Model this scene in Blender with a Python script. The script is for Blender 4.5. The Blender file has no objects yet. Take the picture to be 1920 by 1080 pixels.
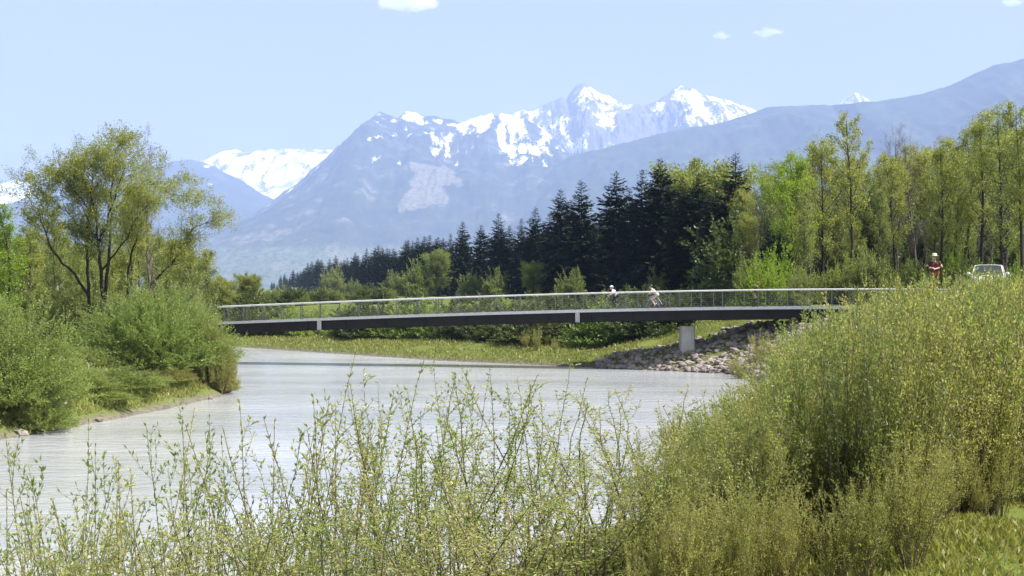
import bpy, math, random
import numpy as np
from mathutils import Vector, Matrix

# ------------------------------------------------------------------ camera, sky, sun, exposure
scene = bpy.context.scene
COL = scene.collection
EYE = 5.8                     # metres above the river
F = 2637.0                    # focal length in pixels of the 1920 wide photograph
cam_d = bpy.data.cameras.new('camera')
cam_d.sensor_width = 36.0
cam_d.lens = F / 1920 * 36
cam_d.clip_start = 0.1
cam_d.clip_end = 80000
cam = bpy.data.objects.new('camera', cam_d)
COL.objects.link(cam)
cam.location = (0, 0, EYE)
cam.rotation_euler = (math.radians(90), 0, 0)
scene.camera = cam

SUN_EL, SUN_AZ = math.radians(53), math.radians(104)
sun_dir = Vector((math.sin(SUN_AZ) * math.cos(SUN_EL), math.cos(SUN_AZ) * math.cos(SUN_EL), math.sin(SUN_EL)))
world = bpy.data.worlds.new('World')
scene.world = world
world.use_nodes = True
wn, wl = world.node_tree.nodes, world.node_tree.links
sky = wn.new('ShaderNodeTexSky')
sky.sky_type = 'NISHITA'
sky.sun_disc = False
sky.sun_elevation = SUN_EL
sky.sun_rotation = SUN_AZ
sky.altitude = 450
sky.air_density = 1.0
sky.dust_density = 4.5
sky.ozone_density = 1.0
bg = wn['Background']
bg.inputs['Strength'].default_value = 0.088
whs = wn.new('ShaderNodeHueSaturation'); whs.inputs['Saturation'].default_value = 0.55; whs.inputs['Hue'].default_value = 0.483
wl.new(sky.outputs[0], whs.inputs['Color']); wl.new(whs.outputs[0], bg.inputs['Color'])

sd = bpy.data.lights.new('sun', 'SUN')
sd.energy = 5.0
sd.angle = math.radians(0.53)
sd.color = (1.0, 0.95, 0.87)
sun = bpy.data.objects.new('sun', sd)
COL.objects.link(sun)
sun.location = (60, 30, 80)
sun.rotation_euler = (-sun_dir).to_track_quat('-Z', 'Y').to_euler()

scene.view_settings.view_transform = 'Standard'
scene.view_settings.look = 'None'
scene.view_settings.gamma = 1.0
scene.view_settings.use_curve_mapping = False
scene.view_settings.exposure = 1.15
scene.render.engine = 'CYCLES'
scene.cycles.max_bounces = 10
scene.cycles.diffuse_bounces = 3
scene.cycles.glossy_bounces = 2
scene.cycles.transmission_bounces = 4
scene.cycles.volume_bounces = 8
scene.cycles.use_denoising = True
scene.cycles.denoising_prefilter = 'ACCURATE'
scene.cycles.caustics_reflective = False
scene.cycles.caustics_refractive = False
scene.cycles.sample_clamp_indirect = 6

# ------------------------------------------------------------------ helpers
R = np.random.default_rng(7)

def mesh_data(name, V, Fs, mats=(), smooth=False, mat_idx=None):
    """V (n,3); Fs: array (m,k) or list of such arrays"""
    me = bpy.data.meshes.new(name)
    V = np.asarray(V, dtype=np.float32)
    if not isinstance(Fs, (list, tuple)):
        Fs = [Fs]
    Fs = [np.asarray(f, dtype=np.int32) for f in Fs if len(f)]
    tot = np.concatenate([np.full(len(f), f.shape[1], dtype=np.int32) for f in Fs])
    idx = np.concatenate([f.ravel() for f in Fs])
    st = np.concatenate([[0], np.cumsum(tot)[:-1]]).astype(np.int32)
    me.vertices.add(len(V)); me.vertices.foreach_set('co', V.ravel())
    me.loops.add(len(idx)); me.loops.foreach_set('vertex_index', idx)
    me.polygons.add(len(tot)); me.polygons.foreach_set('loop_start', st); me.polygons.foreach_set('loop_total', tot)
    if mat_idx is not None:
        me.polygons.foreach_set('material_index', np.asarray(mat_idx, dtype=np.int32))
    me.update(calc_edges=True)
    me.polygons.foreach_set('use_smooth', np.full(len(tot), bool(smooth)))
    for m in (mats if isinstance(mats, (list, tuple)) else [mats]):
        me.materials.append(m)
    me.validate(verbose=False)
    return me

def link(name, data, parent=None):
    o = bpy.data.objects.new(name, data)
    COL.objects.link(o)
    if parent is not None:
        o.parent = parent
    return o

def mk(name, V, Fs, mats, parent=None, smooth=False, mat_idx=None):
    return link(name, mesh_data(name, V, Fs, mats, smooth, mat_idx), parent)

def tag(o, label=None, cat=None, group=None, kind=None):
    if label: o['label'] = label
    if cat: o['category'] = cat
    if group: o['group'] = group
    if kind: o['kind'] = kind
    return o

def thing(name, loc, label, cat, group=None, rz=0.0, sc=(1, 1, 1)):
    o = link(name, None)
    o.location = loc; o.rotation_euler = (0, 0, rz); o.scale = sc
    o.empty_display_size = 0.2
    return tag(o, label, cat, group)

class MB:
    """collects pieces into one mesh"""
    def __init__(self): self.V = []; self.F = {}; self.n = 0; self.M = {}
    def add(self, V, F, mi=0):
        V = np.asarray(V, float); F = np.asarray(F, int)
        self.V.append(V)
        self.F.setdefault((F.shape[1], mi), []).append(F + self.n)
        self.n += len(V)
    def box(self, c, s, rz=0.0, mi=0, top=(1, 1)):
        hx, hy, hz = np.array(s) / 2.0
        P = np.array([[-hx, -hy, -hz], [hx, -hy, -hz], [hx, hy, -hz], [-hx, hy, -hz],
                      [-hx * top[0], -hy * top[1], hz], [hx * top[0], -hy * top[1], hz], [hx * top[0], hy * top[1], hz], [-hx * top[0], hy * top[1], hz]])
        c_, s_ = math.cos(rz), math.sin(rz)
        P = P @ np.array([[c_, s_, 0], [-s_, c_, 0], [0, 0, 1]]) + np.array(c)
        self.add(P, [[0, 3, 2, 1], [4, 5, 6, 7], [0, 1, 5, 4], [1, 2, 6, 5], [2, 3, 7, 6], [3, 0, 4, 7]], mi)
    def tube(self, P, rad, k=6, mi=0, cap=True):
        V, Fq = tube(P, rad, k)
        self.add(V, Fq, mi)
        if cap:
            n = len(P)
            self.add(V[:k], [list(range(k))[::-1]], mi) if k > 2 else None
            self.add(V[(n - 1) * k:], [list(range(k))], mi)
    def build(self, name, mats, parent=None, smooth=False):
        Fs, mi = [], []
        for (k, m), L in self.F.items():
            a = np.concatenate(L); Fs.append(a); mi.append(np.full(len(a), m))
        return mk(name, np.concatenate(self.V), Fs, mats, parent, smooth, np.concatenate(mi))
    def data(self, name, mats, smooth=False):
        Fs, mi = [], []
        for (k, m), L in self.F.items():
            a = np.concatenate(L); Fs.append(a); mi.append(np.full(len(a), m))
        return mesh_data(name, np.concatenate(self.V), Fs, mats, smooth, np.concatenate(mi))

def unit(v):
    v = np.asarray(v, float)
    return v / np.maximum(np.linalg.norm(v, axis=-1, keepdims=True), 1e-9)

def tube(P, rad, k=5):
    P = np.asarray(P, float); n = len(P)
    rad = np.broadcast_to(np.asarray(rad, float), (n,))
    T = unit(np.gradient(P, axis=0))
    ref = np.array([0, 0, 1.0]) if abs(T[:, 2]).mean() < 0.8 else np.array([1.0, 0, 0])
    A = unit(np.cross(T, ref)); B = np.cross(T, A)
    a = np.arange(k) * 2 * math.pi / k
    ring = A[:, None, :] * np.cos(a)[None, :, None] + B[:, None, :] * np.sin(a)[None, :, None]
    V = (P[:, None, :] + ring * rad[:, None, None]).reshape(-1, 3)
    i = np.arange(n - 1)[:, None] * k; j = np.arange(k)[None, :]; j2 = (j + 1) % k
    Fq = np.stack([i + j, i + j2, i + k + j2, i + k + j], -1).reshape(-1, 4)
    return V, Fq

# value noise
_T = np.random.default_rng(3).random((256, 256))
def vnoise(x, y):
    x = np.asarray(x, float); y = np.asarray(y, float)
    xi = np.floor(x).astype(int); yi = np.floor(y).astype(int)
    fx = x - xi; fy = y - yi
    fx = fx * fx * (3 - 2 * fx); fy = fy * fy * (3 - 2 * fy)
    g = lambda a, b: _T[a % 256, b % 256]
    return (g(xi, yi) * (1 - fx) + g(xi + 1, yi) * fx) * (1 - fy) + (g(xi, yi + 1) * (1 - fx) + g(xi + 1, yi + 1) * fx) * fy
def fbm(x, y, o=5, lac=2.03, gain=0.5):
    s = 0; a = 1; t = 0
    for i in range(o):
        s = s + a * vnoise(x + 17.3 * i, y + 9.1 * i); t += a
        a *= gain; x = x * lac; y = y * lac
    return s / t
def ridged(x, y, o=5):
    s = 0; a = 1; t = 0
    for i in range(o):
        s = s + a * (1 - np.abs(2 * vnoise(x + 31.7 * i, y + 5.3 * i) - 1)); t += a
        a *= 0.5; x = x * 2.1; y = y * 2.1
    return s / t
def sstep(a, b, x):
    t = np.clip((np.asarray(x, float) - a) / (b - a), 0, 1)
    return t * t * (3 - 2 * t)

def inpoly(px, py, poly):
    px = np.asarray(px, float); py = np.asarray(py, float)
    r = np.zeros(px.shape, bool); n = len(poly); j = n - 1
    for i in range(n):
        xi, yi = poly[i]; xj, yj = poly[j]
        c = ((yi > py) != (yj > py)) & (px < (xj - xi) * (py - yi) / ((yj - yi) + 1e-12) + xi)
        r ^= c; j = i
    return r

# ------------------------------------------------------------------ materials
def new_mat(name):
    m = bpy.data.materials.new(name); m.use_nodes = True
    nt = m.node_tree
    return m, nt.nodes, nt.links, nt.nodes['Principled BSDF']

def noise_node(N, L, scale, detail=4, rough=0.55, coord='Object', vec=None, mapping=None):
    t = N.new('ShaderNodeTexNoise'); t.inputs['Scale'].default_value = scale
    t.inputs['Detail'].default_value = detail; t.inputs['Roughness'].default_value = rough
    if vec is None:
        c = N.new('ShaderNodeTexCoord'); vec = c.outputs[coord]
    if mapping:
        mp = N.new('ShaderNodeMapping'); mp.inputs['Scale'].default_value = mapping
        L.new(vec, mp.inputs['Vector']); vec = mp.outputs[0]
    L.new(vec, t.inputs['Vector'])
    return t

def ramp(N, L, src, stops):
    r = N.new('ShaderNodeValToRGB')
    e = r.color_ramp.elements
    while len(e) < len(stops): e.new(0.5)
    for i, (p, c) in enumerate(stops):
        e[i].position = p; e[i].color = (*c, 1)
    L.new(src, r.inputs[0])
    return r

def plain(name, c1, c2=None, scale=3.0, rough=0.7, bump=0.0, metal=0.0, bscale=None, spec=0.3):
    m, N, L, P = new_mat(name)
    P.inputs['Roughness'].default_value = rough; P.inputs['Metallic'].default_value = metal
    P.inputs['Specular IOR Level'].default_value = spec
    c2 = c2 or tuple(x * 0.8 for x in c1)
    t = noise_node(N, L, scale, 6)
    r = ramp(N, L, t.outputs['Fac'], [(0.32, c2), (0.68, c1)])
    L.new(r.outputs[0], P.inputs['Base Color'])
    if bump:
        t2 = noise_node(N, L, bscale or scale * 4, 5)
        b = N.new('ShaderNodeBump'); b.inputs['Strength'].default_value = bump; b.inputs['Distance'].default_value = 0.05
        L.new(t2.outputs['Fac'], b.inputs['Height']); L.new(b.outputs[0], P.inputs['Normal'])
    return m

def leaf_mat(name, a, b, c=None, trans=0.45, tcol=1.5, gloss=0.04):
    """per leaf and per plant colour variation, light shines through"""
    m, N, L, P = new_mat(name)
    N.remove(P)
    out = N['Material Output']
    g = N.new('ShaderNodeNewGeometry'); oi = N.new('ShaderNodeObjectInfo')
    add = N.new('ShaderNodeMath'); add.operation = 'MULTIPLY_ADD'
    L.new(oi.outputs['Random'], add.inputs[0]); add.inputs[1].default_value = 0.45
    mul = N.new('ShaderNodeMath'); mul.operation = 'MULTIPLY'; mul.inputs[1].default_value = 0.55
    L.new(g.outputs['Random Per Island'], mul.inputs[0]); L.new(mul.outputs[0], add.inputs[2])
    c = c or b
    r = ramp(N, L, add.outputs[0], [(0.05, a), (0.5, b), (0.95, c)])
    d = N.new('ShaderNodeBsdfDiffuse'); t = N.new('ShaderNodeBsdfTranslucent'); gl = N.new('ShaderNodeBsdfGlossy')
    gl.inputs['Roughness'].default_value = 0.45
    hs = N.new('ShaderNodeHueSaturation'); hs.inputs['Value'].default_value = tcol; hs.inputs['Saturation'].default_value = 1.1; hs.inputs['Hue'].default_value = 0.503
    L.new(r.outputs[0], d.inputs['Color']); L.new(r.outputs[0], hs.inputs['Color']); L.new(hs.outputs[0], t.inputs['Color'])
    m1 = N.new('ShaderNodeMixShader'); m1.inputs[0].default_value = trans
    L.new(d.outputs[0], m1.inputs[1]); L.new(t.outputs[0], m1.inputs[2])
    m2 = N.new('ShaderNodeMixShader'); m2.inputs[0].default_value = gloss
    L.new(m1.outputs[0], m2.inputs[1]); L.new(gl.outputs[0], m2.inputs[2])
    L.new(m2.outputs[0], out.inputs['Surface'])
    return m

M_bark = plain('bark_grey', (0.055, 0.046, 0.037), (0.022, 0.019, 0.016), 4, 0.9, 0.4, bscale=20)
M_bark_pale = plain('bark_pale', (0.16, 0.135, 0.11), (0.07, 0.06, 0.05), 4, 0.9, 0.3, bscale=20)
M_twig = plain('willow_twig', (0.17, 0.13, 0.085), (0.08, 0.062, 0.04), 5, 0.7)
M_willow = leaf_mat('willow_leaf', (0.24, 0.265, 0.08), (0.325, 0.34, 0.10), (0.42, 0.41, 0.15), 0.52)
M_willow_thick = leaf_mat('willow_leaf_thicket', (0.20, 0.22, 0.06), (0.29, 0.295, 0.08), (0.42, 0.39, 0.14), 0.58)
M_fresh = leaf_mat('willow_leaf_fresh', (0.14, 0.20, 0.045), (0.20, 0.265, 0.06), (0.29, 0.335, 0.09), 0.56)
M_bright = leaf_mat('bright_leaf', (0.15, 0.23, 0.022), (0.21, 0.29, 0.032), (0.27, 0.33, 0.05), 0.5)
M_bushleaf = leaf_mat('bush_leaf', (0.17, 0.235, 0.055), (0.24, 0.31, 0.068), (0.33, 0.385, 0.10), 0.55)
M_springa = leaf_mat('spring_leaf_green', (0.13, 0.165, 0.035), (0.19, 0.225, 0.046), (0.26, 0.275, 0.068), 0.5)
M_springb = leaf_mat('spring_leaf_yellow', (0.185, 0.21, 0.045), (0.255, 0.275, 0.058), (0.34, 0.34, 0.09), 0.5)
M_springc = leaf_mat('spring_leaf_olive', (0.14, 0.17, 0.045), (0.195, 0.23, 0.06), (0.27, 0.285, 0.09), 0.5)
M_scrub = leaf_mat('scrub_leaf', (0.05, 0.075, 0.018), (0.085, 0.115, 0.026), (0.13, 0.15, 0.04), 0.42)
M_bud = leaf_mat('bare_twig_bud', (0.14, 0.10, 0.075), (0.19, 0.145, 0.11), (0.24, 0.19, 0.14), 0.3)
M_spruce = leaf_mat('spruce_needles', (0.009, 0.018, 0.008), (0.015, 0.027, 0.011), (0.028, 0.042, 0.017), 0.15)
M_grassblade = leaf_mat('grass_blade', (0.10, 0.16, 0.02), (0.16, 0.22, 0.03), (0.22, 0.26, 0.05), 0.45)
M_drygrass = leaf_mat('dry_grass_blade', (0.13, 0.17, 0.035), (0.21, 0.22, 0.05), (0.30, 0.27, 0.09), 0.42)
M_concrete = plain('concrete', (0.46, 0.45, 0.43), (0.34, 0.33, 0.32), 1.5, 0.85, 0.15)
M_steel = plain('galvanised_steel', (0.62, 0.62, 0.61), (0.48, 0.48, 0.48), 6, 0.42, metal=0.55)
M_rail = plain('railing_steel', (0.66, 0.66, 0.65), (0.52, 0.52, 0.52), 6, 0.5, metal=0.2)
M_post = plain('post_steel', (0.20, 0.20, 0.20), (0.14, 0.14, 0.14), 6, 0.5, metal=0.2)
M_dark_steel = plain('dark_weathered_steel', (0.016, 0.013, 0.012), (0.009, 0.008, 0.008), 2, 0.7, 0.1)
M_rock = plain('river_rock', (0.33, 0.285, 0.26), (0.17, 0.145, 0.132), 2.5, 0.9, 0.5, bscale=9)
M_rock_pale = plain('pale_rock', (0.55, 0.52, 0.49), (0.34, 0.31, 0.30), 2.5, 0.9, 0.5, bscale=9)

# ------------------------------------------------------------------ the river and its banks
RB = np.array([(-60, -140), (-30, -50), (-12, -4), (-7, 10), (-1.5, 20), (3, 28), (8, 48), (13.2, 75), (15.8, 89), (14.5, 95), (10, 99), (3, 104.5),
               (-6, 112), (-27, 137.5), (-80, 190), (-180, 280), (-420, 500), (-900, 900)], float)      # right water edge
LB = np.array([(-110, -130), (-70, -40), (-48, 10), (-30, 40), (-19.6, 53), (-16.8, 65), (-15.4, 75), (-17.5, 86), (-30, 100), (-55, 122),
               (-105, 168), (-210, 258), (-450, 475), (-930, 870)], float)                              # left water edge
RIVER = [tuple(p) for p in RB] + [tuple(p) for p in LB[::-1]]

def polydist(x, y, P):
    best = np.full(np.shape(x), 1e9); arc = np.zeros(np.shape(x)); a0 = 0.0
    for i in range(len(P) - 1):
        ax, ay = P[i]; dx, dy = P[i + 1] - P[i]; l2 = dx * dx + dy * dy; l = math.sqrt(l2)
        t = np.clip(((x - ax) * dx + (y - ay) * dy) / l2, 0, 1)
        d = np.hypot(x - ax - t * dx, y - ay - t * dy)
        m = d < best
        best = np.where(m, d, best); arc = np.where(m, a0 + t * l, arc); a0 += l
    return best, arc
_arcR = np.concatenate([[0], np.cumsum(np.hypot(*np.diff(RB, axis=0).T))])

def height(x, y, rough=True):
    x = np.asarray(x, float); y = np.asarray(y, float)
    dr, ar = polydist(x, y, RB); dl, al = polydist(x, y, LB)
    ins = inpoly(x, y, RIVER)
    wob = (fbm(x * 0.35 + 50, y * 0.35 + 80, 3) - 0.5) * 2.2
    s = np.maximum(np.minimum(dr, dl) + wob * np.clip(np.minimum(dr, dl) / 2.0, 0, 1), 0)
    # near right bank: levee with a path on its crest
    crest = np.interp(ar, _arcR[[0, 2, 3, 5, 6, 7, 8, 9, 10, 12]], [4.0, 4.1, 4.15, 4.6, 5.4, 5.6, 5.0, 4.5, 4.4, 4.2])
    wid = np.interp(ar, _arcR[[0, 3, 5, 6, 7, 9]], [8.0, 8.0, 7.6, 6.6, 9.0, 11])
    hn = crest * (1 - (1 - np.clip(s / wid, 0, 1)) ** 1.35)
    # far right bank: low berm, then a second step up to the wood
    hf = 0.6 * sstep(0, 3, s) + 0.5 * sstep(2, 11, s) + 2.6 * sstep(11, 22, s)
    k = sstep(_arcR[9], _arcR[11] + 3, ar)
    hr = hn * (1 - k) + hf * k
    hl = 0.9 * sstep(0, 2.2, s) + 1.3 * sstep(1, 10, s)
    h = np.where(dr < dl, hr, hl)
    far = sstep(200, 700, np.hypot(x, y))
    h = h * (1 - far) + 3.2 * far
    if rough:
        h = h + (fbm(x * 0.8, y * 0.8, 4) - 0.5) * 0.35 * np.clip(s / 2, 0, 1) + (fbm(x * 0.15, y * 0.15, 2) - 0.5) * 0.3 * np.clip(s / 6, 0, 1)
    bed = -np.minimum(1.5, np.minimum(dr, dl) * 0.45) - 0.02
    return np.where(ins, bed, h + 0.02)
def gz(x, y):
    return float(height(np.array([x]), np.array([y]))[0])

def grow_axis(lo, hi, step, out_lo, out_hi, g=1.16):
    mid = list(np.arange(lo, hi + 1e-6, step)); a, st = lo, step; left = []
    while a > out_lo:
        st *= g; a -= st; left.append(max(a, out_lo))
    b, st = mid[-1], step; right = []
    while b < out_hi:
        st *= g; b += st; right.append(min(b, out_hi))
    return np.array(left[::-1] + mid + right)
gx = grow_axis(-75, 50, 0.9, -20000, 20000)
gy = grow_axis(-12, 190, 0.9, -1500, 26300)
GX, GY = np.meshgrid(gx, gy)
GZ = height(GX, GY)
nx, ny = len(gx), len(gy)
def grid_faces(nx, ny):
    i, j = np.meshgrid(np.arange(nx - 1), np.arange(ny - 1))
    a = (j * nx + i).ravel()
    return np.stack([a, a + 1, a + 1 + nx, a + nx], -1)

m, N, L, P = new_mat('bank_ground')
P.inputs['Roughness'].default_value = 0.95
P.inputs['Specular IOR Level'].default_value = 0.1
n1 = noise_node(N, L, 0.35, 6, 0.65); n2 = noise_node(N, L, 4.0, 6, 0.7)
r1 = ramp(N, L, n1.outputs['Fac'], [(0.3, (0.07, 0.105, 0.018)), (0.5, (0.12, 0.16, 0.026)), (0.72, (0.19, 0.19, 0.05))])
r2 = ramp(N, L, n2.outputs['Fac'], [(0.35, (0.055, 0.065, 0.022)), (0.65, (0.15, 0.17, 0.05))])
mx = N.new('ShaderNodeMix'); mx.data_type = 'RGBA'; mx.inputs[0].default_value = 0.45
L.new(r1.outputs[0], mx.inputs[6]); L.new(r2.outputs[0], mx.inputs[7])
geo = N.new('ShaderNodeNewGeometry'); sx = N.new('ShaderNodeSeparateXYZ'); L.new(geo.outputs['Position'], sx.inputs[0])
mr = N.new('ShaderNodeMapRange'); mr.inputs[1].default_value = 0.05; mr.inputs[2].default_value = 0.35
ad = N.new('ShaderNodeMath'); ad.operation = 'MULTIPLY_ADD'; ad.inputs[1].default_value = 1.0
sb = N.new('ShaderNodeMath'); sb.operation = 'SUBTRACT'; sb.inputs[1].default_value = 0.5
L.new(n2.outputs['Fac'], sb.inputs[0]); L.new(sb.outputs[0], ad.inputs[0]); L.new(sx.outputs[2], ad.inputs[2]); L.new(ad.outputs[0], mr.inputs[0])
r3 = ramp(N, L, n2.outputs['Fac'], [(0.35, (0.07, 0.062, 0.05)), (0.65, (0.22, 0.195, 0.165))])
mx2 = N.new('ShaderNodeMix'); mx2.data_type = 'RGBA'
L.new(mr.outputs[0], mx2.inputs[0]); L.new(r3.outputs[0], mx2.inputs[6]); L.new(mx.outputs[2], mx2.inputs[7])
L.new(mx2.outputs[2], P.inputs['Base Color'])
b = N.new('ShaderNodeBump'); b.inputs['Strength'].default_value = 0.6; b.inputs['Distance'].default_value = 0.12
L.new(n2.outputs['Fac'], b.inputs['Height']); L.new(b.outputs[0], P.inputs['Normal'])
M_ground = m
ground = mk('ground', np.stack([GX.ravel(), GY.ravel(), GZ.ravel()], -1), grid_faces(nx, ny), M_ground, smooth=True)
tag(ground, 'grassy river banks and valley floor', kind='structure')

# water: one sheet following the river, a little under the banks
m, N, L, P = new_mat('river_water')
P.inputs['Roughness'].default_value = 0.12
P.inputs['IOR'].default_value = 1.33
geo = N.new('ShaderNodeNewGeometry')
na = noise_node(N, L, 0.09, 6, 0.62, vec=geo.outputs['Position'], mapping=(0.55, 1.5, 1))
ra = ramp(N, L, na.outputs['Fac'], [(0.32, (0.29, 0.31, 0.315)), (0.5, (0.35, 0.365, 0.37)), (0.7, (0.42, 0.425, 0.43))])
L.new(ra.outputs[0], P.inputs['Base Color'])
w1 = noise_node(N, L, 0.9, 5, 0.62, vec=geo.outputs['Position'], mapping=(0.75, 1.3, 1))
w2 = noise_node(N, L, 4.5, 4, 0.6, vec=geo.outputs['Position'], mapping=(0.6, 1.2, 1))
w3 = noise_node(N, L, 0.16, 3, 0.5, vec=geo.outputs['Position'], mapping=(0.5, 1.4, 1))
am = N.new('ShaderNodeMath'); am.operation = 'MULTIPLY_ADD'; am.inputs[1].default_value = 0.28
L.new(w2.outputs['Fac'], am.inputs[0]); L.new(w1.outputs['Fac'], am.inputs[2])
b = N.new('ShaderNodeBump'); b.inputs['Distance'].default_value = 0.32
rr = N.new('ShaderNodeMapRange'); rr.inputs[1].default_value = 0.35; rr.inputs[2].default_value = 0.65; rr.inputs[3].default_value = 0.08; rr.inputs[4].default_value = 0.42
L.new(w3.outputs['Fac'], rr.inputs[0]); L.new(rr.outputs[0], b.inputs['Strength'])
L.new(am.outputs[0], b.inputs['Height']); L.new(b.outputs[0], P.inputs['Normal'])
M_water = m
def resample(P, n):
    d = np.concatenate([[0], np.cumsum(np.hypot(*np.diff(P, axis=0).T))])
    t = np.linspace(0, d[-1], n)
    return np.stack([np.interp(t, d, P[:, 0]), np.interp(t, d, P[:, 1])], -1)
nr_, nc_ = 240, 30
a_, b_ = resample(RB, nr_), resample(LB, nr_)
dirv = unit(a_ - b_); a_ = a_ + dirv * 2.5; b_ = b_ - dirv * 2.5
tt = np.linspace(0, 1, nc_)
WV = a_[:, None, :] * (1 - tt)[None, :, None] + b_[:, None, :] * tt[None, :, None]
WV = np.concatenate([WV, np.zeros((nr_, nc_, 1))], -1).reshape(-1, 3)
river = mk('river', WV, grid_faces(nc_, nr_), M_water, smooth=True)
tag(river, 'milky grey river flowing under the footbridge', kind='structure')

# ------------------------------------------------------------------ mountains
def mountain_mat(name, forest1, forest2, rock, snowcol=(0.93, 0.92, 0.90)):
    m, N, L, P = new_mat(name)
    P.inputs['Roughness'].default_value = 0.95; P.inputs['Specular IOR Level'].default_value = 0.05
    geo = N.new('ShaderNodeNewGeometry')
    at = N.new('ShaderNodeAttribute'); at.attribute_name = 'cover'
    sp = N.new('ShaderNodeSeparateColor'); L.new(at.outputs['Color'], sp.inputs[0])
    nf = noise_node(N, L, 0.03, 6, 0.7, vec=geo.outputs['Position'])
    nb = noise_node(N, L, 0.004, 8, 0.72, vec=geo.outputs['Position'])
    base = ramp(N, L, nb.outputs['Fac'], [(0.35, forest1), (0.55, forest2), (0.75, rock)])
    # pale meadows, screes
    def blend(fac, c, prev):
        x = N.new('ShaderNodeMix'); x.data_type = 'RGBA'
        L.new(fac, x.inputs[0]); L.new(prev, x.inputs[6])
        if isinstance(c, tuple): x.inputs[7].default_value = (*c, 1)
        else: L.new(c, x.inputs[7])
        return x.outputs[2]
    def soft(chan, k, lo, hi):
        s1 = N.new('ShaderNodeMath'); s1.operation = 'SUBTRACT'; s1.inputs[1].default_value = 0.5; L.new(nf.outputs['Fac'], s1.inputs[0])
        s2 = N.new('ShaderNodeMath'); s2.operation = 'MULTIPLY_ADD'; s2.inputs[1].default_value = k; L.new(s1.outputs[0], s2.inputs[0]); L.new(chan, s2.inputs[2])
        r = N.new('ShaderNodeMapRange'); r.inputs[1].default_value = lo; r.inputs[2].default_value = hi; r.interpolation_type = 'SMOOTHSTEP'; L.new(s2.outputs[0], r.inputs[0])
        return r.outputs[0]
    c = base.outputs[0]
    c = blend(soft(sp.outputs[2], 1.6, 0.45, 0.75), (0.12, 0.14, 0.07), c)
    c = blend(soft(sp.outputs[1], 0.8, 0.4, 0.65), (0.19, 0.165, 0.115), c)
    c = blend(soft(sp.outputs[0], 1.7, 0.36, 0.68), snowcol, c)
    L.new(c, P.inputs['Base Color'])
    return m
M_mtn = mountain_mat('alpine_slope', (0.012, 0.022, 0.012), (0.04, 0.052, 0.03), (0.24, 0.23, 0.20))
M_alp = mountain_mat('alpine_rock', (0.09, 0.095, 0.10), (0.14, 0.14, 0.14), (0.20, 0.19, 0.18))
M_hill = mountain_mat('forest_slope', (0.014, 0.024, 0.012), (0.034, 0.048, 0.024), (0.12, 0.13, 0.075))

FAR = 1.5
def mountain(name, label, pts, dist, front, back, mat, nu, nv, cover, jag=6.0, relief=0.22, cell=900.0, seed=0, power=1.0):
    """pts: skyline as (photo x, photo y); dist: distance of the crest in metres (number or list per point)"""
    pts = np.array(pts, float)
    D = np.broadcast_to(np.asarray(dist, float), (len(pts),)) * FAR
    front *= FAR; back *= FAR; cell *= FAR
    u = np.linspace(pts[0, 0], pts[-1, 0], nu)
    py = np.interp(u, pts[:, 0], pts[:, 1]); d = np.interp(u, pts[:, 0], D)
    cx = (u - 960) / F * d; cz = EYE + (540 - py) / F * d
    cz = cz + (fbm(cx / 160 + seed, cx * 0 + 3 + seed, 5) - 0.5) * 2 * jag * d / F
    v = np.concatenate([-np.linspace(1, 0, nv) ** 1.25, np.linspace(0, 1, max(8, nv // 4))[1:]])
    U, Vv = np.meshgrid(np.arange(nu), v)
    run = np.where(Vv < 0, front, back)
    X = cx[U] * (1 + 0.0 * Vv); Y = d[U] + Vv * run
    base = np.maximum(1 - np.abs(Vv), 0) ** power
    Z = cz[U] * base
    t = np.abs(Vv)
    rg = ridged(X / cell + seed, Y / (cell * 2.2) + seed, 5) - 0.55
    Z = Z + rg * relief * cz[U] * np.minimum(t * 3.2, 1) * (1 - t) ** 0.8
    Z = Z + (fbm(X / 90 + seed, Y / 90, 4) - 0.5) * 46 * np.minimum(t * 6, 1) * (1 - t)
    gul = 0.5 * ridged(X / (cell * 0.30) + 2 * seed, Y / (cell * 0.9) + seed, 5) + 0.5 * ridged(X / (cell * 0.085) + 3 * seed, Y / (cell * 0.42) + seed, 4)
    Z = Z + (gul - 0.55) * 0.115 * cz[U] * np.minimum(t * 5, 1) * (1 - t)
    Z = Z - 4 * t
    Z = np.maximum(Z, -1.0)
    ax = 960 + X / Y * F; ay = 540 - (Z - EYE) / Y * F
    o = mk(name, np.stack([X.ravel(), Y.ravel(), Z.ravel()], -1), grid_faces(nu, len(v)), mat, smooth=True)
    dep = ay - py[U]
    C = cover(X, Y, Z, ax, ay, dep, Vv, gul)
    C = np.stack([np.broadcast_to(c, X.shape).ravel() for c in C] + [np.ones(X.size)], -1).astype(np.float32)
    o.data.attributes.new('cover', 'FLOAT_COLOR', 'POINT')
    o.data.attributes['cover'].data.foreach_set('color', C.ravel())
    tag(o, label, kind='structure')
    return o

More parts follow.
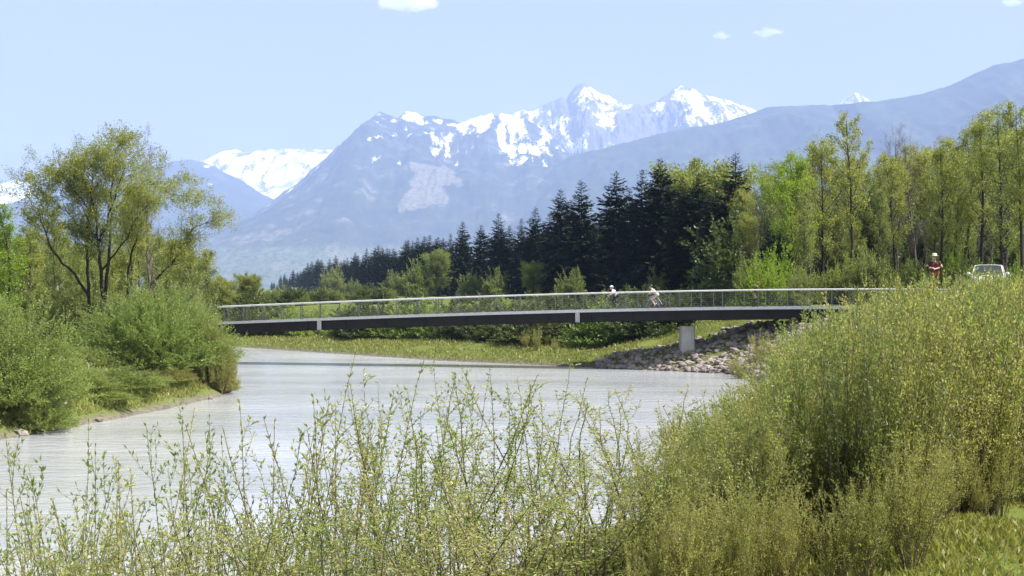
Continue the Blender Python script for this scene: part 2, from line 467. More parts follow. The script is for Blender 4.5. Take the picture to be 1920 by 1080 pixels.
MEADOW = [(769, 305), (800, 305), (839, 316), (872, 341), (858, 352), (828, 341), (842, 369), (842, 383), (805, 385), (778, 400), (744, 402), (750, 374), (769, 352), (772, 330)]
def cover_main(X, Y, Z, ax, ay, dep, v, g):
    st = fbm(ax / 7 + 3, ay / 26, 4, gain=0.6)           # streaks running down the gullies
    n = fbm(ax / 11 + ay / 17, ay / 9 - ax / 30, 5, gain=0.62)
    w = np.interp(ax, [690, 715, 760, 800, 850, 880, 1000, 1040, 1085], [16, 24, 26, 34, 40, 44, 44, 34, 10])
    amt = np.interp(ax, [660, 715, 800, 850, 900, 1000, 1085], [-0.05, 0.12, 0.22, 0.32, 0.42, 0.42, 0.25])
    s = amt + (1 - dep / w) * 0.30 + (st - 0.5) * 1.1 + (n - 0.5) * 1.0 + (0.6 - g) * 3.0
    s = np.where(dep > w * 2.0, s - 0.5, s) * sstep(140, 60, dep)
    for (x, y, r) in [(705, 296, 12), (749, 304, 8), (693, 262, 9), (805, 275, 9), (877, 290, 7), (960, 282, 7), (1015, 272, 8)]:
        s = np.maximum(s, (n * 2.6 - 0.85) * np.exp(-(((ax - x) / r) ** 2 + ((ay - y) / (r * 0.8)) ** 2)))
    md = 0.8 * inpoly(ax + (fbm(X / 200, Y / 200, 3) - 0.5) * 22, ay + (fbm(X / 200 + 9, Y / 200, 3) - 0.5) * 18, MEADOW) * 0.7
    md = np.maximum(md, 0.5 * sstep(330, 390, ay) * sstep(0.5, 0.75, fbm(X / 420 + 3, Y / 700 + 1, 4)))
    val = 0.62 * sstep(410, 480, ay)
    return s, md, val
mountain('mountain', 'blue hazy mountain with broken snow along its crest and a brown meadow',
         [(60, 560), (250, 540), (380, 480), (440, 440), (520, 375), (560, 342), (612, 298), (650, 262), (690, 230), (712, 211), (722, 214), (745, 222), (760, 212), (800, 219), (815, 216), (840, 225),
          (870, 230), (920, 215), (950, 226), (985, 222), (1000, 232), (1040, 258), (1085, 292), (1160, 330), (1300, 420), (1500, 520)],
         [9500] * 4 + [10000] * 8 + [10300] * 11 + [9800] * 3, 4200, 3000, M_mtn, 620, 150, cover_main, jag=7, relief=0.34, cell=800, seed=11, power=1.05)

S1 = [(1060, 182), (1096, 165), (1122, 167), (1155, 187), (1160, 192), (1192, 197), (1175, 207), (1150, 220), (1150, 242), (1115, 235), (1130, 225), (1100, 212), (1092, 195), (1075, 192)]
S2 = [(860, 218), (930, 205), (1000, 205), (1030, 208), (1034, 232), (1050, 220), (1067, 220), (1060, 232), (1060, 250), (1072, 262), (1107, 233), (1100, 260), (1102, 284), (1080, 290), (1050, 268), (1000, 245), (860, 250)]
S3 = [(1215, 195), (1235, 192), (1262, 170), (1277, 150), (1297, 150), (1320, 165), (1362, 186), (1425, 190), (1425, 225), (1375, 232), (1325, 238), (1272, 244), (1262, 230), (1232, 216)]
S3R = [(1237, 192), (1260, 172), (1264, 190), (1282, 200), (1277, 217), (1262, 204)]
def cover_peaks(X, Y, Z, ax, ay, dep, v, g):
    jx = ax + (fbm(X / 110 + 4, Y / 110, 4) - 0.5) * 26; jy = ay + (fbm(X / 110 + 40, Y / 110 + 7, 4) - 0.5) * 22
    s = 0.12 + (fbm(X / 90, Y / 300, 4) - 0.5) * 0.9
    w = 0.66 + (fbm(X / 110 + 8, Y / 150, 5, gain=0.65) - 0.5) * 1.1 + (0.58 - g) * 2.0
    s = np.where(inpoly(jx, jy, S1) | inpoly(jx, jy, S2) | (inpoly(jx, jy, S3) & ~inpoly(jx, jy, S3R)), w, s)
    s = np.where(v > 0.02, 0.9, s)
    return s, 0.0, 0.0
mountain('mountain', 'two tall rocky peaks with bright snowfields behind the main ridge',
         [(820, 270), (900, 226), (940, 216), (985, 206), (1000, 208), (1030, 194), (1045, 184), (1062, 182), (1080, 160), (1094, 156), (1108, 162), (1130, 173), (1160, 189), (1195, 197), (1210, 197), (1235, 187),
          (1260, 167), (1278, 158), (1300, 163), (1325, 178), (1362, 191), (1410, 203), (1480, 250), (1560, 330)],
         11800, 3600, 2600, M_alp, 520, 120, cover_peaks, jag=7, relief=0.34, cell=620, seed=23, power=1.0)

def cover_hill(X, Y, Z, ax, ay, dep, v, g):
    s = 0.0
    for (x, y, r) in [(388, 312, 9), (395, 345, 5), (470, 345, 6)]:
        s = np.maximum(s, 0.7 * np.exp(-(((ax - x) / r) ** 2 + ((ay - y) / (r * 0.5)) ** 2)))
    return s, 0.0, 0.55 * sstep(430, 490, ay)
mountain('mountain', 'rounded blue wooded mountain beside the big tree',
         [(-250, 420), (-60, 400), (80, 372), (200, 345), (290, 312), (330, 302), (360, 299), (400, 312), (440, 332), (480, 356), (515, 374), (560, 400), (620, 450), (700, 540)],
         11500, 4200, 2500, M_hill, 300, 80, cover_hill, jag=3, relief=0.34, cell=900, seed=31)
def cover_snow(X, Y, Z, ax, ay, dep, v, g):
    s = 0.80 + (fbm(X / 160, Y / 600, 4) - 0.5) * 0.8 + (0.57 - g) * 1.8
    s = np.where(dep < 7, s - 0.12 * (ax < 500), s)
    return s, 0.0, 0.0
mountain('mountain', 'far snow covered massif in the saddle left of the main mountain',
         [(-300, 380), (-100, 345), (-20, 352), (30, 338), (60, 345), (110, 372), (200, 370), (300, 340), (390, 296), (412, 284), (440, 280), (458, 286), (475, 284), (492, 280), (540, 281), (600, 281), (640, 283), (700, 300), (780, 350)],
         13800, 4500, 2600, M_alp, 420, 90, cover_snow, jag=3, relief=0.3, cell=700, seed=47)
mountain('mountain', 'tiny snowy tip showing over the right-hand ridge',
         [(1500, 250), (1560, 205), (1585, 186), (1602, 174), (1625, 184), (1650, 200), (1720, 260)],
         12500, 3000, 2000, M_alp, 90, 50, cover_snow, jag=3, relief=0.34, cell=600, seed=53)
def cover_ridge(X, Y, Z, ax, ay, dep, v, g):
    return 0.0, 0.0, 0.25 + 0.3 * sstep(420, 500, ay)
mountain('mountain', 'long dark blue wooded ridge rising to the right edge',
         [(560, 540), (700, 520), (800, 482), (860, 440), (900, 410), (960, 368), (1010, 328), (1070, 295), (1120, 280), (1180, 264), (1260, 243), (1340, 233), (1400, 216), (1440, 202), (1480, 197), (1560, 195),
          (1600, 192), (1650, 189), (1720, 176), (1780, 160), (1830, 136), (1880, 118), (1930, 106), (2050, 70), (2250, 60), (2600, 160)],
         [8800] * 4 + [8700] * 4 + [8500] * 8 + [8100] * 10, 3000, 3000, M_hill, 480, 100, cover_ridge, jag=4, relief=0.34, cell=700, seed=61)

# ------------------------------------------------------------------ haze in the valley air
m = bpy.data.materials.new('valley_haze'); m.use_nodes = True
N, L = m.node_tree.nodes, m.node_tree.links
N.remove(N['Principled BSDF'])
pv = N.new('ShaderNodeVolumePrincipled')
pv.inputs['Color'].default_value = (0.455, 0.58, 0.98, 1)
pv.inputs['Density'].default_value = 0.74e-4
pv.inputs['Anisotropy'].default_value = 0.0
L.new(pv.outputs[0], N['Material Output'].inputs['Volume'])
hb = MB(); hb.box((0, 12150, 1345), (44000, 28700, 2710))
haze = hb.build('haze', m)
tag(haze, 'pale blue haze filling the valley air', kind='stuff')
# ------------------------------------------------------------------ clouds above the haze
m = bpy.data.materials.new('cloud_vapour'); m.use_nodes = True
N, L = m.node_tree.nodes, m.node_tree.links
N.remove(N['Principled BSDF'])
pv = N.new('ShaderNodeVolumePrincipled')
pv.inputs['Color'].default_value = (1, 1, 1, 1)
pv.inputs['Density'].default_value = 0.004
pv.inputs['Anisotropy'].default_value = 0.0
L.new(pv.outputs[0], N['Material Output'].inputs['Volume'])
M_cloud = m
def ico(sub=2):
    import bmesh
    bm = bmesh.new(); bmesh.ops.create_icosphere(bm, subdivisions=sub, radius=1.0)
    V = np.array([v.co[:] for v in bm.verts]); Fc = np.array([[v.index for v in f.verts] for f in bm.faces]); bm.free()
    return V, Fc
ICO2 = ico(2); ICO3 = ico(3); ICO1 = ico(1)
def remesh(V, Fs, size, name):
    me = mesh_data(name, V, Fs)
    o = link(name + '_tmp', me)
    md = o.modifiers.new('r', 'REMESH'); md.mode = 'VOXEL'; md.voxel_size = size
    dg = bpy.context.evaluated_depsgraph_get(); dg.update()
    out = bpy.data.meshes.new_from_object(o.evaluated_get(dg))
    out.name = name
    bpy.data.objects.remove(o); bpy.data.meshes.remove(me)
    return out
def cloud(px, py, w, h, z, seed, label):
    d = (z - EYE) * F / (540 - py); s = d / F
    rng = np.random.default_rng(seed); mb = MB()
    for i in range(26):
        t = rng.uniform(-1, 1)
        r = h * 0.42 * s * (1 - 0.62 * abs(t)) * rng.uniform(0.5, 1.1)
        c = np.array([t * w * 0.42 * s, rng.uniform(-0.5, 0.5) * h * s, (rng.uniform(-0.25, 0.35) * h * s) * (1 - abs(t))])
        mb.add(ICO2[0] * np.array([r * 1.5, r * 1.3, r * 0.8]) + c, ICO2[1])
    Fs = np.concatenate(list(mb.F.values())[0])
    me = remesh(np.concatenate(mb.V), Fs, h * s * 0.06, 'cloud')
    # ragged outline
    n = len(me.vertices); co = np.zeros(n * 3, np.float32); me.vertices.foreach_get('co', co); co = co.reshape(-1, 3)
    q = co / (h * s * 0.16)
    co += ((fbm(q[:, 0] + seed, q[:, 2] + q[:, 1] * 0.7, 4) - 0.5)[:, None] * unit(co) * h * s * 0.5)
    me.vertices.foreach_set('co', co.ravel()); me.update()
    me.materials.append(M_cloud)
    o = link('cloud', me); o.location = ((px - 960) / F * d, d, z)
    tag(o, label, 'cloud', 'small fair weather clouds')
cloud(766, 6, 128, 46, 3700, 1, 'largest white cloud, cut by the top edge of the picture')
cloud(1353, 68, 36, 16, 3500, 2, 'smallest puff of cloud, left of a flatter one')
cloud(1440, 61, 60, 20, 3560, 3, 'flat white cloud right of the smallest puff')
cloud(1898, 4, 44, 20, 3760, 4, 'cloud wisp at the top right corner')

# ------------------------------------------------------------------ plants: generators
def leaves(P, D, length, width, rng, jitter=0.5, name='leaves', up=0.0):
    """one diamond shaped leaf for every point, starting at P and pointing along D"""
    P = np.asarray(P, float); n = len(P)
    D = unit(np.asarray(D, float) + rng.normal(0, jitter, (n, 3)) + np.array([0, 0, up]))
    side = unit(np.cross(D, rng.normal(0, 1, (n, 3))))
    nn = np.cross(side, D)
    Ls = length * rng.uniform(0.6, 1.25, (n, 1)); Ws = Ls * width
    mid = P + D * Ls * 0.45 + nn * Ls * 0.06
    V = np.stack([P, mid + side * Ws * 0.5, P + D * Ls, mid - side * Ws * 0.5], 1).reshape(-1, 3)
    i = np.arange(n)[:, None] * 4
    return V, i + np.arange(4)[None, :]

def wander(rng, p, d, length, nseg, wob=0.12, trop=0.08):
    pts = [np.array(p, float)]; d = unit(np.array(d, float)); st = length / nseg
    for i in range(nseg):
        d = unit(d + rng.normal(0, wob, 3) + np.array([0, 0, trop]))
        pts.append(pts[-1] + d * st)
    return np.array(pts)

def at_t(P, t):
    x = t * (len(P) - 1); i = min(int(x), len(P) - 2); f = x - i
    return P[i] * (1 - f) + P[i + 1] * f, unit(P[i + 1] - P[i])

def side_dir(rng, d, ang, az=None):
    a = unit(np.cross(d, np.array([0.3, 0.2, 1.0]) if abs(d[2]) < 0.95 else np.array([1.0, 0.1, 0])))
    b = np.cross(d, a)
    az = rng.uniform(0, 2 * math.pi) if az is None else az
    return unit(d * math.cos(ang) + (a * math.cos(az) + b * math.sin(az)) * math.sin(ang))

def sample(P, step, t0=0.0):
    seg = np.linalg.norm(np.diff(P, axis=0), axis=1); L_ = seg.sum(); n = max(2, int(L_ * (1 - t0) / step))
    t = t0 + (1 - t0) * (np.arange(n) + 0.5) / n
    c = np.concatenate([[0], np.cumsum(seg)]) / L_
    pts = np.stack([np.interp(t, c, P[:, k]) for k in range(3)], -1)
    T = unit(np.diff(P, axis=0)); ix = np.clip(np.searchsorted(c, t) - 1, 0, len(T) - 1)
    return pts, T[ix]

class Plant:
    def __init__(self): self.w = MB(); self.lp = []; self.ld = []
    def wood(self, P, r0, r1, k): self.w.tube(P, np.linspace(r0, r1, len(P)), k, cap=False)
    def leaf(self, P, D): self.lp.append(P); self.ld.append(D)
    def finish(self, rng, llen, lwid, jit=0.5, per=1, spread=0.0, up=0.0):
        P = np.concatenate(self.lp); D = np.concatenate(self.ld)
        if per > 1:
            P = np.repeat(P, per, 0); D = np.repeat(D, per, 0)
        if spread: P = P + rng.normal(0, spread, P.shape)
        return self.w, leaves(P, D, llen, lwid, rng, jit, up=up)

def willow(seed, H, nstem, spread, twigs, lstep, llen, lwid=0.30, per=2, r0=0.011, lean=(0, 0), sub=0, straight=0.05):
    rng = np.random.default_rng(seed); pl = Plant()
    for i in range(nstem):
        a = rng.uniform(0, 2 * math.pi); tl = spread * math.sqrt(rng.uniform(0, 1))
        d = np.array([math.cos(a) * tl + lean[0], math.sin(a) * tl + lean[1], 1.0])
        h = H * rng.uniform(0.62, 1.0)
        P = wander(rng, (math.cos(a) * 0.15 * rng.random(), math.sin(a) * 0.15 * rng.random(), -0.1), d, h, 9, straight, 0.04)
        rr = r0 * rng.uniform(0.6, 1.15)
        pl.wood(P, rr, rr * 0.18, 5)
        pp, dd = sample(P, lstep, 0.55); pl.leaf(pp, dd)
        for j in range(twigs):
            t = rng.uniform(0.18, 0.95) if j > 2 else rng.uniform(0.2, 0.5)
            q, qd = at_t(P, t)
            tl_ = h * rng.uniform(0.10, 0.30) * (1.15 - t * 0.75)
            T = wander(rng, q, side_dir(rng, qd, rng.uniform(0.35, 0.75)), tl_, 5, 0.08, 0.10)
            pl.wood(T, rr * 0.34 * (1.2 - t * 0.6), rr * 0.1, 3)
            pp, dd = sample(T, lstep, 0.12); pl.leaf(pp, dd)
            for s in range(sub):
                q2, d2 = at_t(T, rng.uniform(0.25, 0.85))
                T2 = wander(rng, q2, side_dir(rng, d2, rng.uniform(0.4, 0.8)), tl_ * rng.uniform(0.25, 0.5), 3, 0.08, 0.08)
                pl.wood(T2, rr * 0.15, rr * 0.07, 3)
                pp, dd = sample(T2, lstep, 0.1); pl.leaf(pp, dd)
    return pl.finish(rng, llen, lwid, 0.55, per)

def bush(seed, W, H, n, lstep, llen, lwid=0.35, per=2, dome=0.8, soft=False):
    """dense rounded bush of fine upright shoots"""
    rng = np.random.default_rng(seed); pl = Plant()
    for i in range(n):
        a = rng.uniform(0, 2 * math.pi); cz_ = rng.uniform(0.02, 1.0); r = math.sqrt(1 - cz_ * cz_)
        q_ = rng.uniform(0.66, 1.06) * (1 + 0.18 * math.sin(3 * a + seed) + 0.14 * math.sin(5 * a + 2 * seed + 6 * cz_) + 0.10 * math.sin(9 * cz_ + seed + 2 * a))
        if soft: q_ = 0.84 + (q_ - 0.84) * 0.42 + 0.08
        b = np.array([math.cos(a) * r * W * 0.2, math.sin(a) * r * W * 0.2, 0.0])
        tip = np.array([math.cos(a) * r * W * 0.5 * q_, math.sin(a) * r * W * 0.5 * q_, max(cz_ * H * q_, 0.12 * H)])
        z = tip[2]
        mid = (b + tip) / 2 + np.array([0, 0, z * 0.10])
        P = np.stack([b, (b + mid) / 2, mid, (mid + tip) / 2 + np.array([0, 0, z * 0.05]), tip]) + rng.normal(0, 0.02 * H, (5, 3)) * np.array([[0], [.5], [1], [1], [1]])
        pl.wood(P, 0.014, 0.003, 3)
        pp, dd = sample(P, lstep, 0.3); pl.leaf(pp, dd)
        for j in range(8):
            q, qd = at_t(P, rng.uniform(0.4, 0.97))
            T = wander(rng, q, side_dir(rng, qd, rng.uniform(0.3, 0.7)), H * rng.uniform(0.08, 0.2), 3, 0.08, 0.15)
            pl.wood(T, 0.005, 0.002, 3)
            pp, dd = sample(T, lstep, 0.0); pl.leaf(pp, dd)
    return pl.finish(rng, llen, lwid, 0.85, per, up=0.15)

def tree(seed, H, W, first=0.3, n1=22, n2=7, n3=4, r0=None, llen=0.16, lwid=0.6, lstep=0.12, per=2, stems=1, ang=(0.6, 1.0), trop=0.10, prof=0.5, wob=0.06, spread=0.05, leafy=1.0):
    rng = np.random.default_rng(seed); pl = Plant(); r0 = r0 or H * 0.011
    for s in range(stems):
        a = rng.uniform(0, 6.28)
        tilt = 0.0 if stems == 1 else 0.13
        P = wander(rng, (math.cos(a) * 0.3 * (stems > 1), math.sin(a) * 0.3 * (stems > 1), -0.3), (math.cos(a) * tilt, math.sin(a) * tilt, 1), H * (1.0 if s == 0 else rng.uniform(0.75, 0.95)), 12, wob * 0.6, 0.05)
        pl.wood(P, r0, r0 * 0.12, 7)
        m1 = max(6, int(n1 / (1 + 0.4 * (stems - 1))))
        for i in range(m1):
            t = first + (0.97 - first) * ((i + rng.random()) / m1)
            q, qd = at_t(P, t)
            u = (t - first) / (1 - first)
            w = W * 0.5 * (1 - abs(u - prof) ** 1.6 * 1.1) * rng.uniform(0.65, 1.1) * (1.0 if u < prof else max(0.25, 1 - (u - prof) * 1.1))
            ln = max(0.5, w / math.sin(0.85))
            B = wander(rng, q, side_dir(rng, np.array([0, 0, 1.0]), rng.uniform(*ang), a + i * 2.4 + rng.normal(0, 0.4)), ln, 6, wob * 1.6, trop)
            rb = r0 * (1 - t * 0.85) * 0.42
            pl.wood(B, rb, rb * 0.2, 4)
            for j in range(n2):
                t2 = rng.uniform(0.25, 1.0)
                q2, d2 = at_t(B, min(t2, 0.99))
                C = wander(rng, q2, side_dir(rng, d2, rng.uniform(0.4, 0.9)), ln * rng.uniform(0.22, 0.42) * (1.25 - t2 * 0.5), 4, wob * 1.8, trop * 1.2)
                pl.wood(C, rb * 0.32, rb * 0.1, 3)
                if leafy > rng.random():
                    pp, dd = sample(C, lstep, 0.35); pl.leaf(pp, dd)
                for k in range(n3):
                    q3, d3 = at_t(C, rng.uniform(0.3, 0.99))
                    E = wander(rng, q3, side_dir(rng, d3, rng.uniform(0.4, 0.9)), ln * rng.uniform(0.1, 0.2), 2, 0.1, trop)
                    pl.wood(E, rb * 0.13, rb * 0.06, 3)
                    if leafy > rng.random():
                        pp, dd = sample(E, lstep, 0.0); pl.leaf(pp, dd)
    return pl.finish(rng, llen, lwid, 0.8, per, spread)

def spruce(seed, H, W, bare=0.12, dens=1.0, ragged=0.25, top=1.0):
    rng = np.random.default_rng(seed); w = MB(); LP = []; LD = []; LL = []
    P = wander(rng, (0, 0, -0.3), (0, 0, 1), H + 0.2, 10, 0.008, 0.05)
    w.tube(P, np.linspace(H * 0.012, 0.02, len(P)), 7, cap=False)
    z = bare * H
    while z < H * 0.985:
        u = (z / H - bare) / (1 - bare)
        nb = 5 if u < 0.9 else 4
        a0 = rng.uniform(0, 6.28)
        q, _ = at_t(P, min(z / H, 0.99))
        for i in range(nb):
            Lb = W * 0.5 * ((1 - u) ** 0.68 * top + 0.02) * rng.uniform(1 - ragged * 1.4, 1 + ragged) * (0.75 + 0.25 * min(1, u * 6))
            if Lb < 0.12: Lb = 0.12
            a = a0 + i * 2 * math.pi / nb + rng.normal(0, 0.2)
            dz = 0.25 * (u - 0.35) - 0.15 * (1 - u)
            B = wander(rng, q + np.array([0, 0, rng.uniform(-0.15, 0.15)]), (math.cos(a), math.sin(a), dz), Lb, 4, 0.05, -0.05 + 0.10 * u)
            B[-1, 2] += 0.06 * Lb
            w.tube(B, np.linspace(0.03 * (1.1 - u), 0.006, len(B)), 3, cap=False)
            pp, dd = sample(B, 0.20 / dens, 0.08)
            n = len(pp)
            sd_ = unit(np.cross(dd, np.array([0, 0, 1.0])))
            for sg in (-1, 1):
                LP.append(pp); LD.append(dd * 0.75 + sd_ * sg * 0.7 + np.array([0, 0, -0.28]) + rng.normal(0, 0.22, (n, 3)))
                LL.append(np.clip(Lb * 0.42, 0.28, 0.95) * rng.uniform(0.6, 1.2, n) * (1 - 0.35 * np.linspace(0, 1, n)))
            LP.append(pp); LD.append(dd * 0.9 + np.array([0, 0, -0.45]) + rng.normal(0, 0.2, (n, 3))); LL.append(np.full(n, np.clip(Lb * 0.32, 0.25, 0.7)))
        z += H * rng.uniform(0.012, 0.021) * (1.15 - 0.45 * u)
    P_ = np.concatenate(LP); D_ = unit(np.concatenate(LD)); L_ = np.concatenate(LL)[:, None]
    n = len(P_)
    side = unit(np.cross(D_, np.array([0, 0, 1.0]) + rng.normal(0, 0.35, (n, 3))))
    wd = L_ * 0.5
    V = np.stack([P_, P_ + D_ * L_ * 0.4 + side * wd * 0.5, P_ + D_ * L_, P_ + D_ * L_ * 0.4 - side * wd * 0.5], 1).reshape(-1, 3)
    # leader shoot
    return w, (V, np.arange(n)[:, None] * 4 + np.arange(4)[None, :])

PROTO = {}; PH = {}
def proto(key, gen, wood_mat, leaf_m, names=('trunk', 'crown')):
    w, (V, Fq) = gen
    PH[key] = float(np.quantile(V[:, 2], 0.975 if key[:4] in ('bush', 'unde') else 0.9985))
    PROTO[key] = (w.data(key + '_' + names[0], [wood_mat], True), mesh_data(key + '_' + names[1], V, Fq, [leaf_m]), names)

def plant(key, name, x, y, sc, label, cat, group=None, rz=None, z=None, sz=None, sink=0.0, leaf=None):
    a, b_, names = PROTO[key]
    z = gz(x, y) - sink if z is None else z
    rz = R.uniform(0, 6.28) if rz is None else rz
    root = thing(name, (x, y, z), label, cat, group, rz, (sc, sc, sz or sc))
    link(names[0], a, root); o = link(names[1], b_, root)
    if leaf is not None:
        o.material_slots[0].link = 'OBJECT'; o.material_slots[0].material = leaf
    return root

ORD = ['first', 'second', 'third', 'fourth', 'fifth', 'sixth', 'seventh', 'eighth', 'ninth', 'tenth', 'eleventh', 'twelfth', 'thirteenth', 'fourteenth', 'fifteenth', 'sixteenth', 'seventeenth', 'eighteenth', 'nineteenth', 'twentieth'] + ['%s' % n + ('st' if n % 10 == 1 else 'nd' if n % 10 == 2 else 'rd' if n % 10 == 3 else 'th') for n in range(21, 80)]
def ray(px, d): return (px - 960) / F * d
def ztop(py, d): return EYE + (540 - py) / F * d

# ------------------------------------------------------------------ spruces: a straight row running away along the far bank
for i in range(5):
    proto('spruce%d' % i, spruce(100 + i, 17.0, [7.8, 7.0, 8.6, 7.4, 6.6][i], [0.05, 0.12, 0.04, 0.25, 0.08][i], 1.0, [0.22, 0.3, 0.25, 0.35, 0.3][i]), M_bark, M_spruce)
def row_d(px): return 54.3 / ((px - 960) / F + 0.2048)
SP = [(1378, 283, 0, 'tallest dark spruce with a sharp tip at the right end of the conifer row'),
      (1310, 322, 3, 'dark spruce in front of the bright green beech crown'),
      (1345, 340, 1, 'dark spruce just left of the tallest one at the right end'),
      (1244, 293, 2, 'broad dark spruce with a high pointed crown above the second cyclist'),
      (1200, 316, 1, 'dark spruce left of the broad pointed one above the cyclists'),
      (1156, 318, 3, 'ragged dark spruce with a loose top above the first cyclist'),
      (1222, 335, 0, 'dark spruce wedged between the two high crowns above the cyclists'), (1275, 330, 4, 'slim dark spruce right of the broad pointed one'), (1178, 350, 0, 'dark spruce behind the ragged one above the first cyclist'), (1330, 372, 2, 'lower dark spruce filling the gap before the bright crown'), (1395, 380, 4, 'lower dark spruce right under the tallest tip'),
      (1092, 334, 0, 'tall dense spruce standing alone on the skyline left of the ragged one'),
      (1056, 352, 2, 'dense spruce touching the left side of the tall lone one'),
      (1118, 400, 4, 'lower spruce right of the tall lone one'), (1030, 398, 1, 'lower spruce left of the dense pair'), (1072, 372, 1, 'dense spruce between the tall lone one and its neighbour'),
      (1003, 386, 0, 'pointed spruce right of the saddle in the row'), (975, 408, 4, 'lower spruce left of the pointed one by the saddle'), (955, 420, 0, 'low spruce right of the middle pointed one'),
      (935, 398, 1, 'pointed spruce in the middle of the row above the bridge'), (905, 420, 2, 'spruce left of the middle pointed one'), (868, 412, 0, 'slim pointed spruce left of the middle of the row'), (845, 436, 4, 'spruce at the left end of the tall part of the row')]
rs = np.random.default_rng(5)
for (px, py, k, lab) in SP:
    d = row_d(px) * rs.uniform(0.98, 1.03); x = ray(px, d); zb = gz(x, d)
    s = (ztop(py, d) - zb) / 17.0
    plant('spruce%d' % k, 'spruce_tree', x, d, s * 1.0, lab or 'dark green spruce filling the tall part of the conifer row', 'spruce', 'spruces in the row behind the bridge', sz=s)
    # deeper rows behind
for i in range(40):                                    # second row, fills the gaps
    px = 850 + i * 13.8 + rs.uniform(-6, 6); d = row_d(px) * rs.uniform(1.03, 1.18); x = ray(px, d)
    top = np.interp(px, [840, 1000, 1100, 1250, 1400], [455, 428, 400, 365, 360]) + rs.uniform(-12, 40)
    plant('spruce%d' % rs.integers(5), 'spruce_tree', x, d, (ztop(top, d) - gz(x, d)) / 17.0, 'dark spruce of the second row behind the front conifers, %s from the left' % ORD[i], 'spruce', 'spruces in the row behind the bridge')
px = 830.0; fi = -1
while px > 503:                                        # far, low end of the row
    fi += 1
    d = row_d(px) * rs.uniform(0.97, 1.05); x = ray(px, d)
    top = np.interp(px, [500, 560, 600, 700, 760, 830], [524, 508, 488, 468, 452, 432]) + rs.uniform(-8, 20)
    plant('spruce%d' % rs.integers(5), 'spruce_tree', x, d, max(0.4, (ztop(top, d) - gz(x, d)) / 17.0), 'small far spruce of the low row end, %s counted from its tall part' % ORD[fi], 'spruce', 'far spruces at the low end of the row', sz=None)
    px -= rs.uniform(4, 8)

# ------------------------------------------------------------------ broadleaved trees
proto('wood_a', tree(201, 15, 8.0, 0.26, 24, 7, 4, r0=0.2, llen=0.18, lstep=0.085, per=3, spread=0.2, prof=0.45), M_bark, M_springa)
proto('wood_b', tree(202, 16, 6.4, 0.36, 22, 7, 4, r0=0.21, llen=0.165, lstep=0.09, per=3, spread=0.2, prof=0.55, ang=(0.45, 0.8)), M_bark, M_springb)
proto('wood_c', tree(203, 16, 6.0, 0.26, 24, 7, 4, r0=0.19, llen=0.155, lstep=0.10, per=3, spread=0.2, prof=0.6, ang=(0.4, 0.75), stems=2), M_bark, M_springc)
proto('wood_d', tree(204, 17, 4.6, 0.38, 22, 6, 4, r0=0.2, llen=0.19, lstep=0.14, per=3, spread=0.14, prof=0.6, ang=(0.5, 0.95)), M_bark, M_springb)
proto('wood_bare', tree(205, 15, 5.0, 0.3, 22, 8, 6, llen=0.10, lwid=0.3, lstep=0.16, per=1, spread=0.08, prof=0.6, ang=(0.35, 0.7)), M_bark_pale, M_bud)
proto('wood_round', tree(206, 10, 9.0, 0.10, 28, 10, 5, llen=0.2, lstep=0.08, per=3, spread=0.22, prof=0.4, stems=2, ang=(0.6, 1.1)), M_bark, M_springa)
proto('wood_slim', tree(207, 14, 4.0, 0.2, 24, 8, 4, llen=0.155, lstep=0.09, per=3, spread=0.16, prof=0.5, ang=(0.4, 0.8)), M_bark, M_springc)
proto('under', bush(208, 5.2, 4.6, 300, 0.13, 0.19, 0.6, 2), M_bark, M_springa)
proto('underb', bush(209, 6.4, 4.4, 300, 0.13, 0.19, 0.6, 2), M_bark, M_springa)
HT = {'wood_a': 15, 'wood_b': 16, 'wood_c': 16, 'wood_d': 17, 'wood_bare': 15, 'wood_round': 10, 'wood_slim': 14, 'under': 5}

def put(key, name, px, py, d, label, cat='tree', group=None, wide=1.0, leaf=None):
    x = ray(px, d); zb = gz(x, d); s = (ztop(py, d) - zb) / PH[key]
    o = plant(key, name, x, d, s * wide, label, cat, group, sz=s, leaf=leaf)
    return o
WG = 'leafing trees of the wood on the right'
put('wood_a', 'broadleaf_tree', 1488, 285, 124, 'bright green broad tree just right of the spruces', group=WG, wide=0.95, leaf=M_bright)
put('wood_round', 'broadleaf_tree', 1318, 300, 190, 'bright green crown showing between the spruce tops', group=WG, leaf=M_springa)
put('wood_bare', 'broadleaf_tree', 1420, 300, 150, 'pale thinly leaved tree beside the tallest spruce', group=WG, leaf=M_springc)
put('wood_c', 'broadleaf_tree', 1445, 318, 140, 'olive leaved tree behind the bright green one right of the spruces', group=WG)
put('wood_a', 'broadleaf_tree', 1545, 258, 132, 'yellowish tree left of the tall slender trunk', group=WG, wide=0.85, leaf=M_springb)
put('wood_d', 'broadleaf_tree', 1598, 208, 116, 'tall slender tree with a dark straight trunk and sparse yellow leaves', group=WG, wide=0.95)
put('wood_bare', 'broadleaf_tree', 1652, 232, 132, 'bare twiggy tree right of the tall slender one', group=WG)
put('wood_b', 'broadleaf_tree', 1680, 290, 126, 'yellow green tree in front of the bare twiggy trees', group=WG)
put('wood_bare', 'broadleaf_tree', 1722, 238, 138, 'bare twiggy tree reaching above the ridge line mid wood', group=WG)
put('wood_b', 'broadleaf_tree', 1762, 262, 112, 'leaning yellow green tree with forked dark trunk behind the standing person', group=WG)
put('wood_c', 'broadleaf_tree', 1800, 228, 122, 'olive green tree left of the vehicle skyline', group=WG)
put('wood_b', 'broadleaf_tree', 1838, 212, 118, 'tall yellow green tree above the parked car', group=WG)
put('wood_c', 'broadleaf_tree', 1880, 200, 112, 'tall olive tree right of the parked car', group=WG)
put('wood_d', 'broadleaf_tree', 1915, 188, 108, 'tall thin tree at the right picture edge', group=WG)
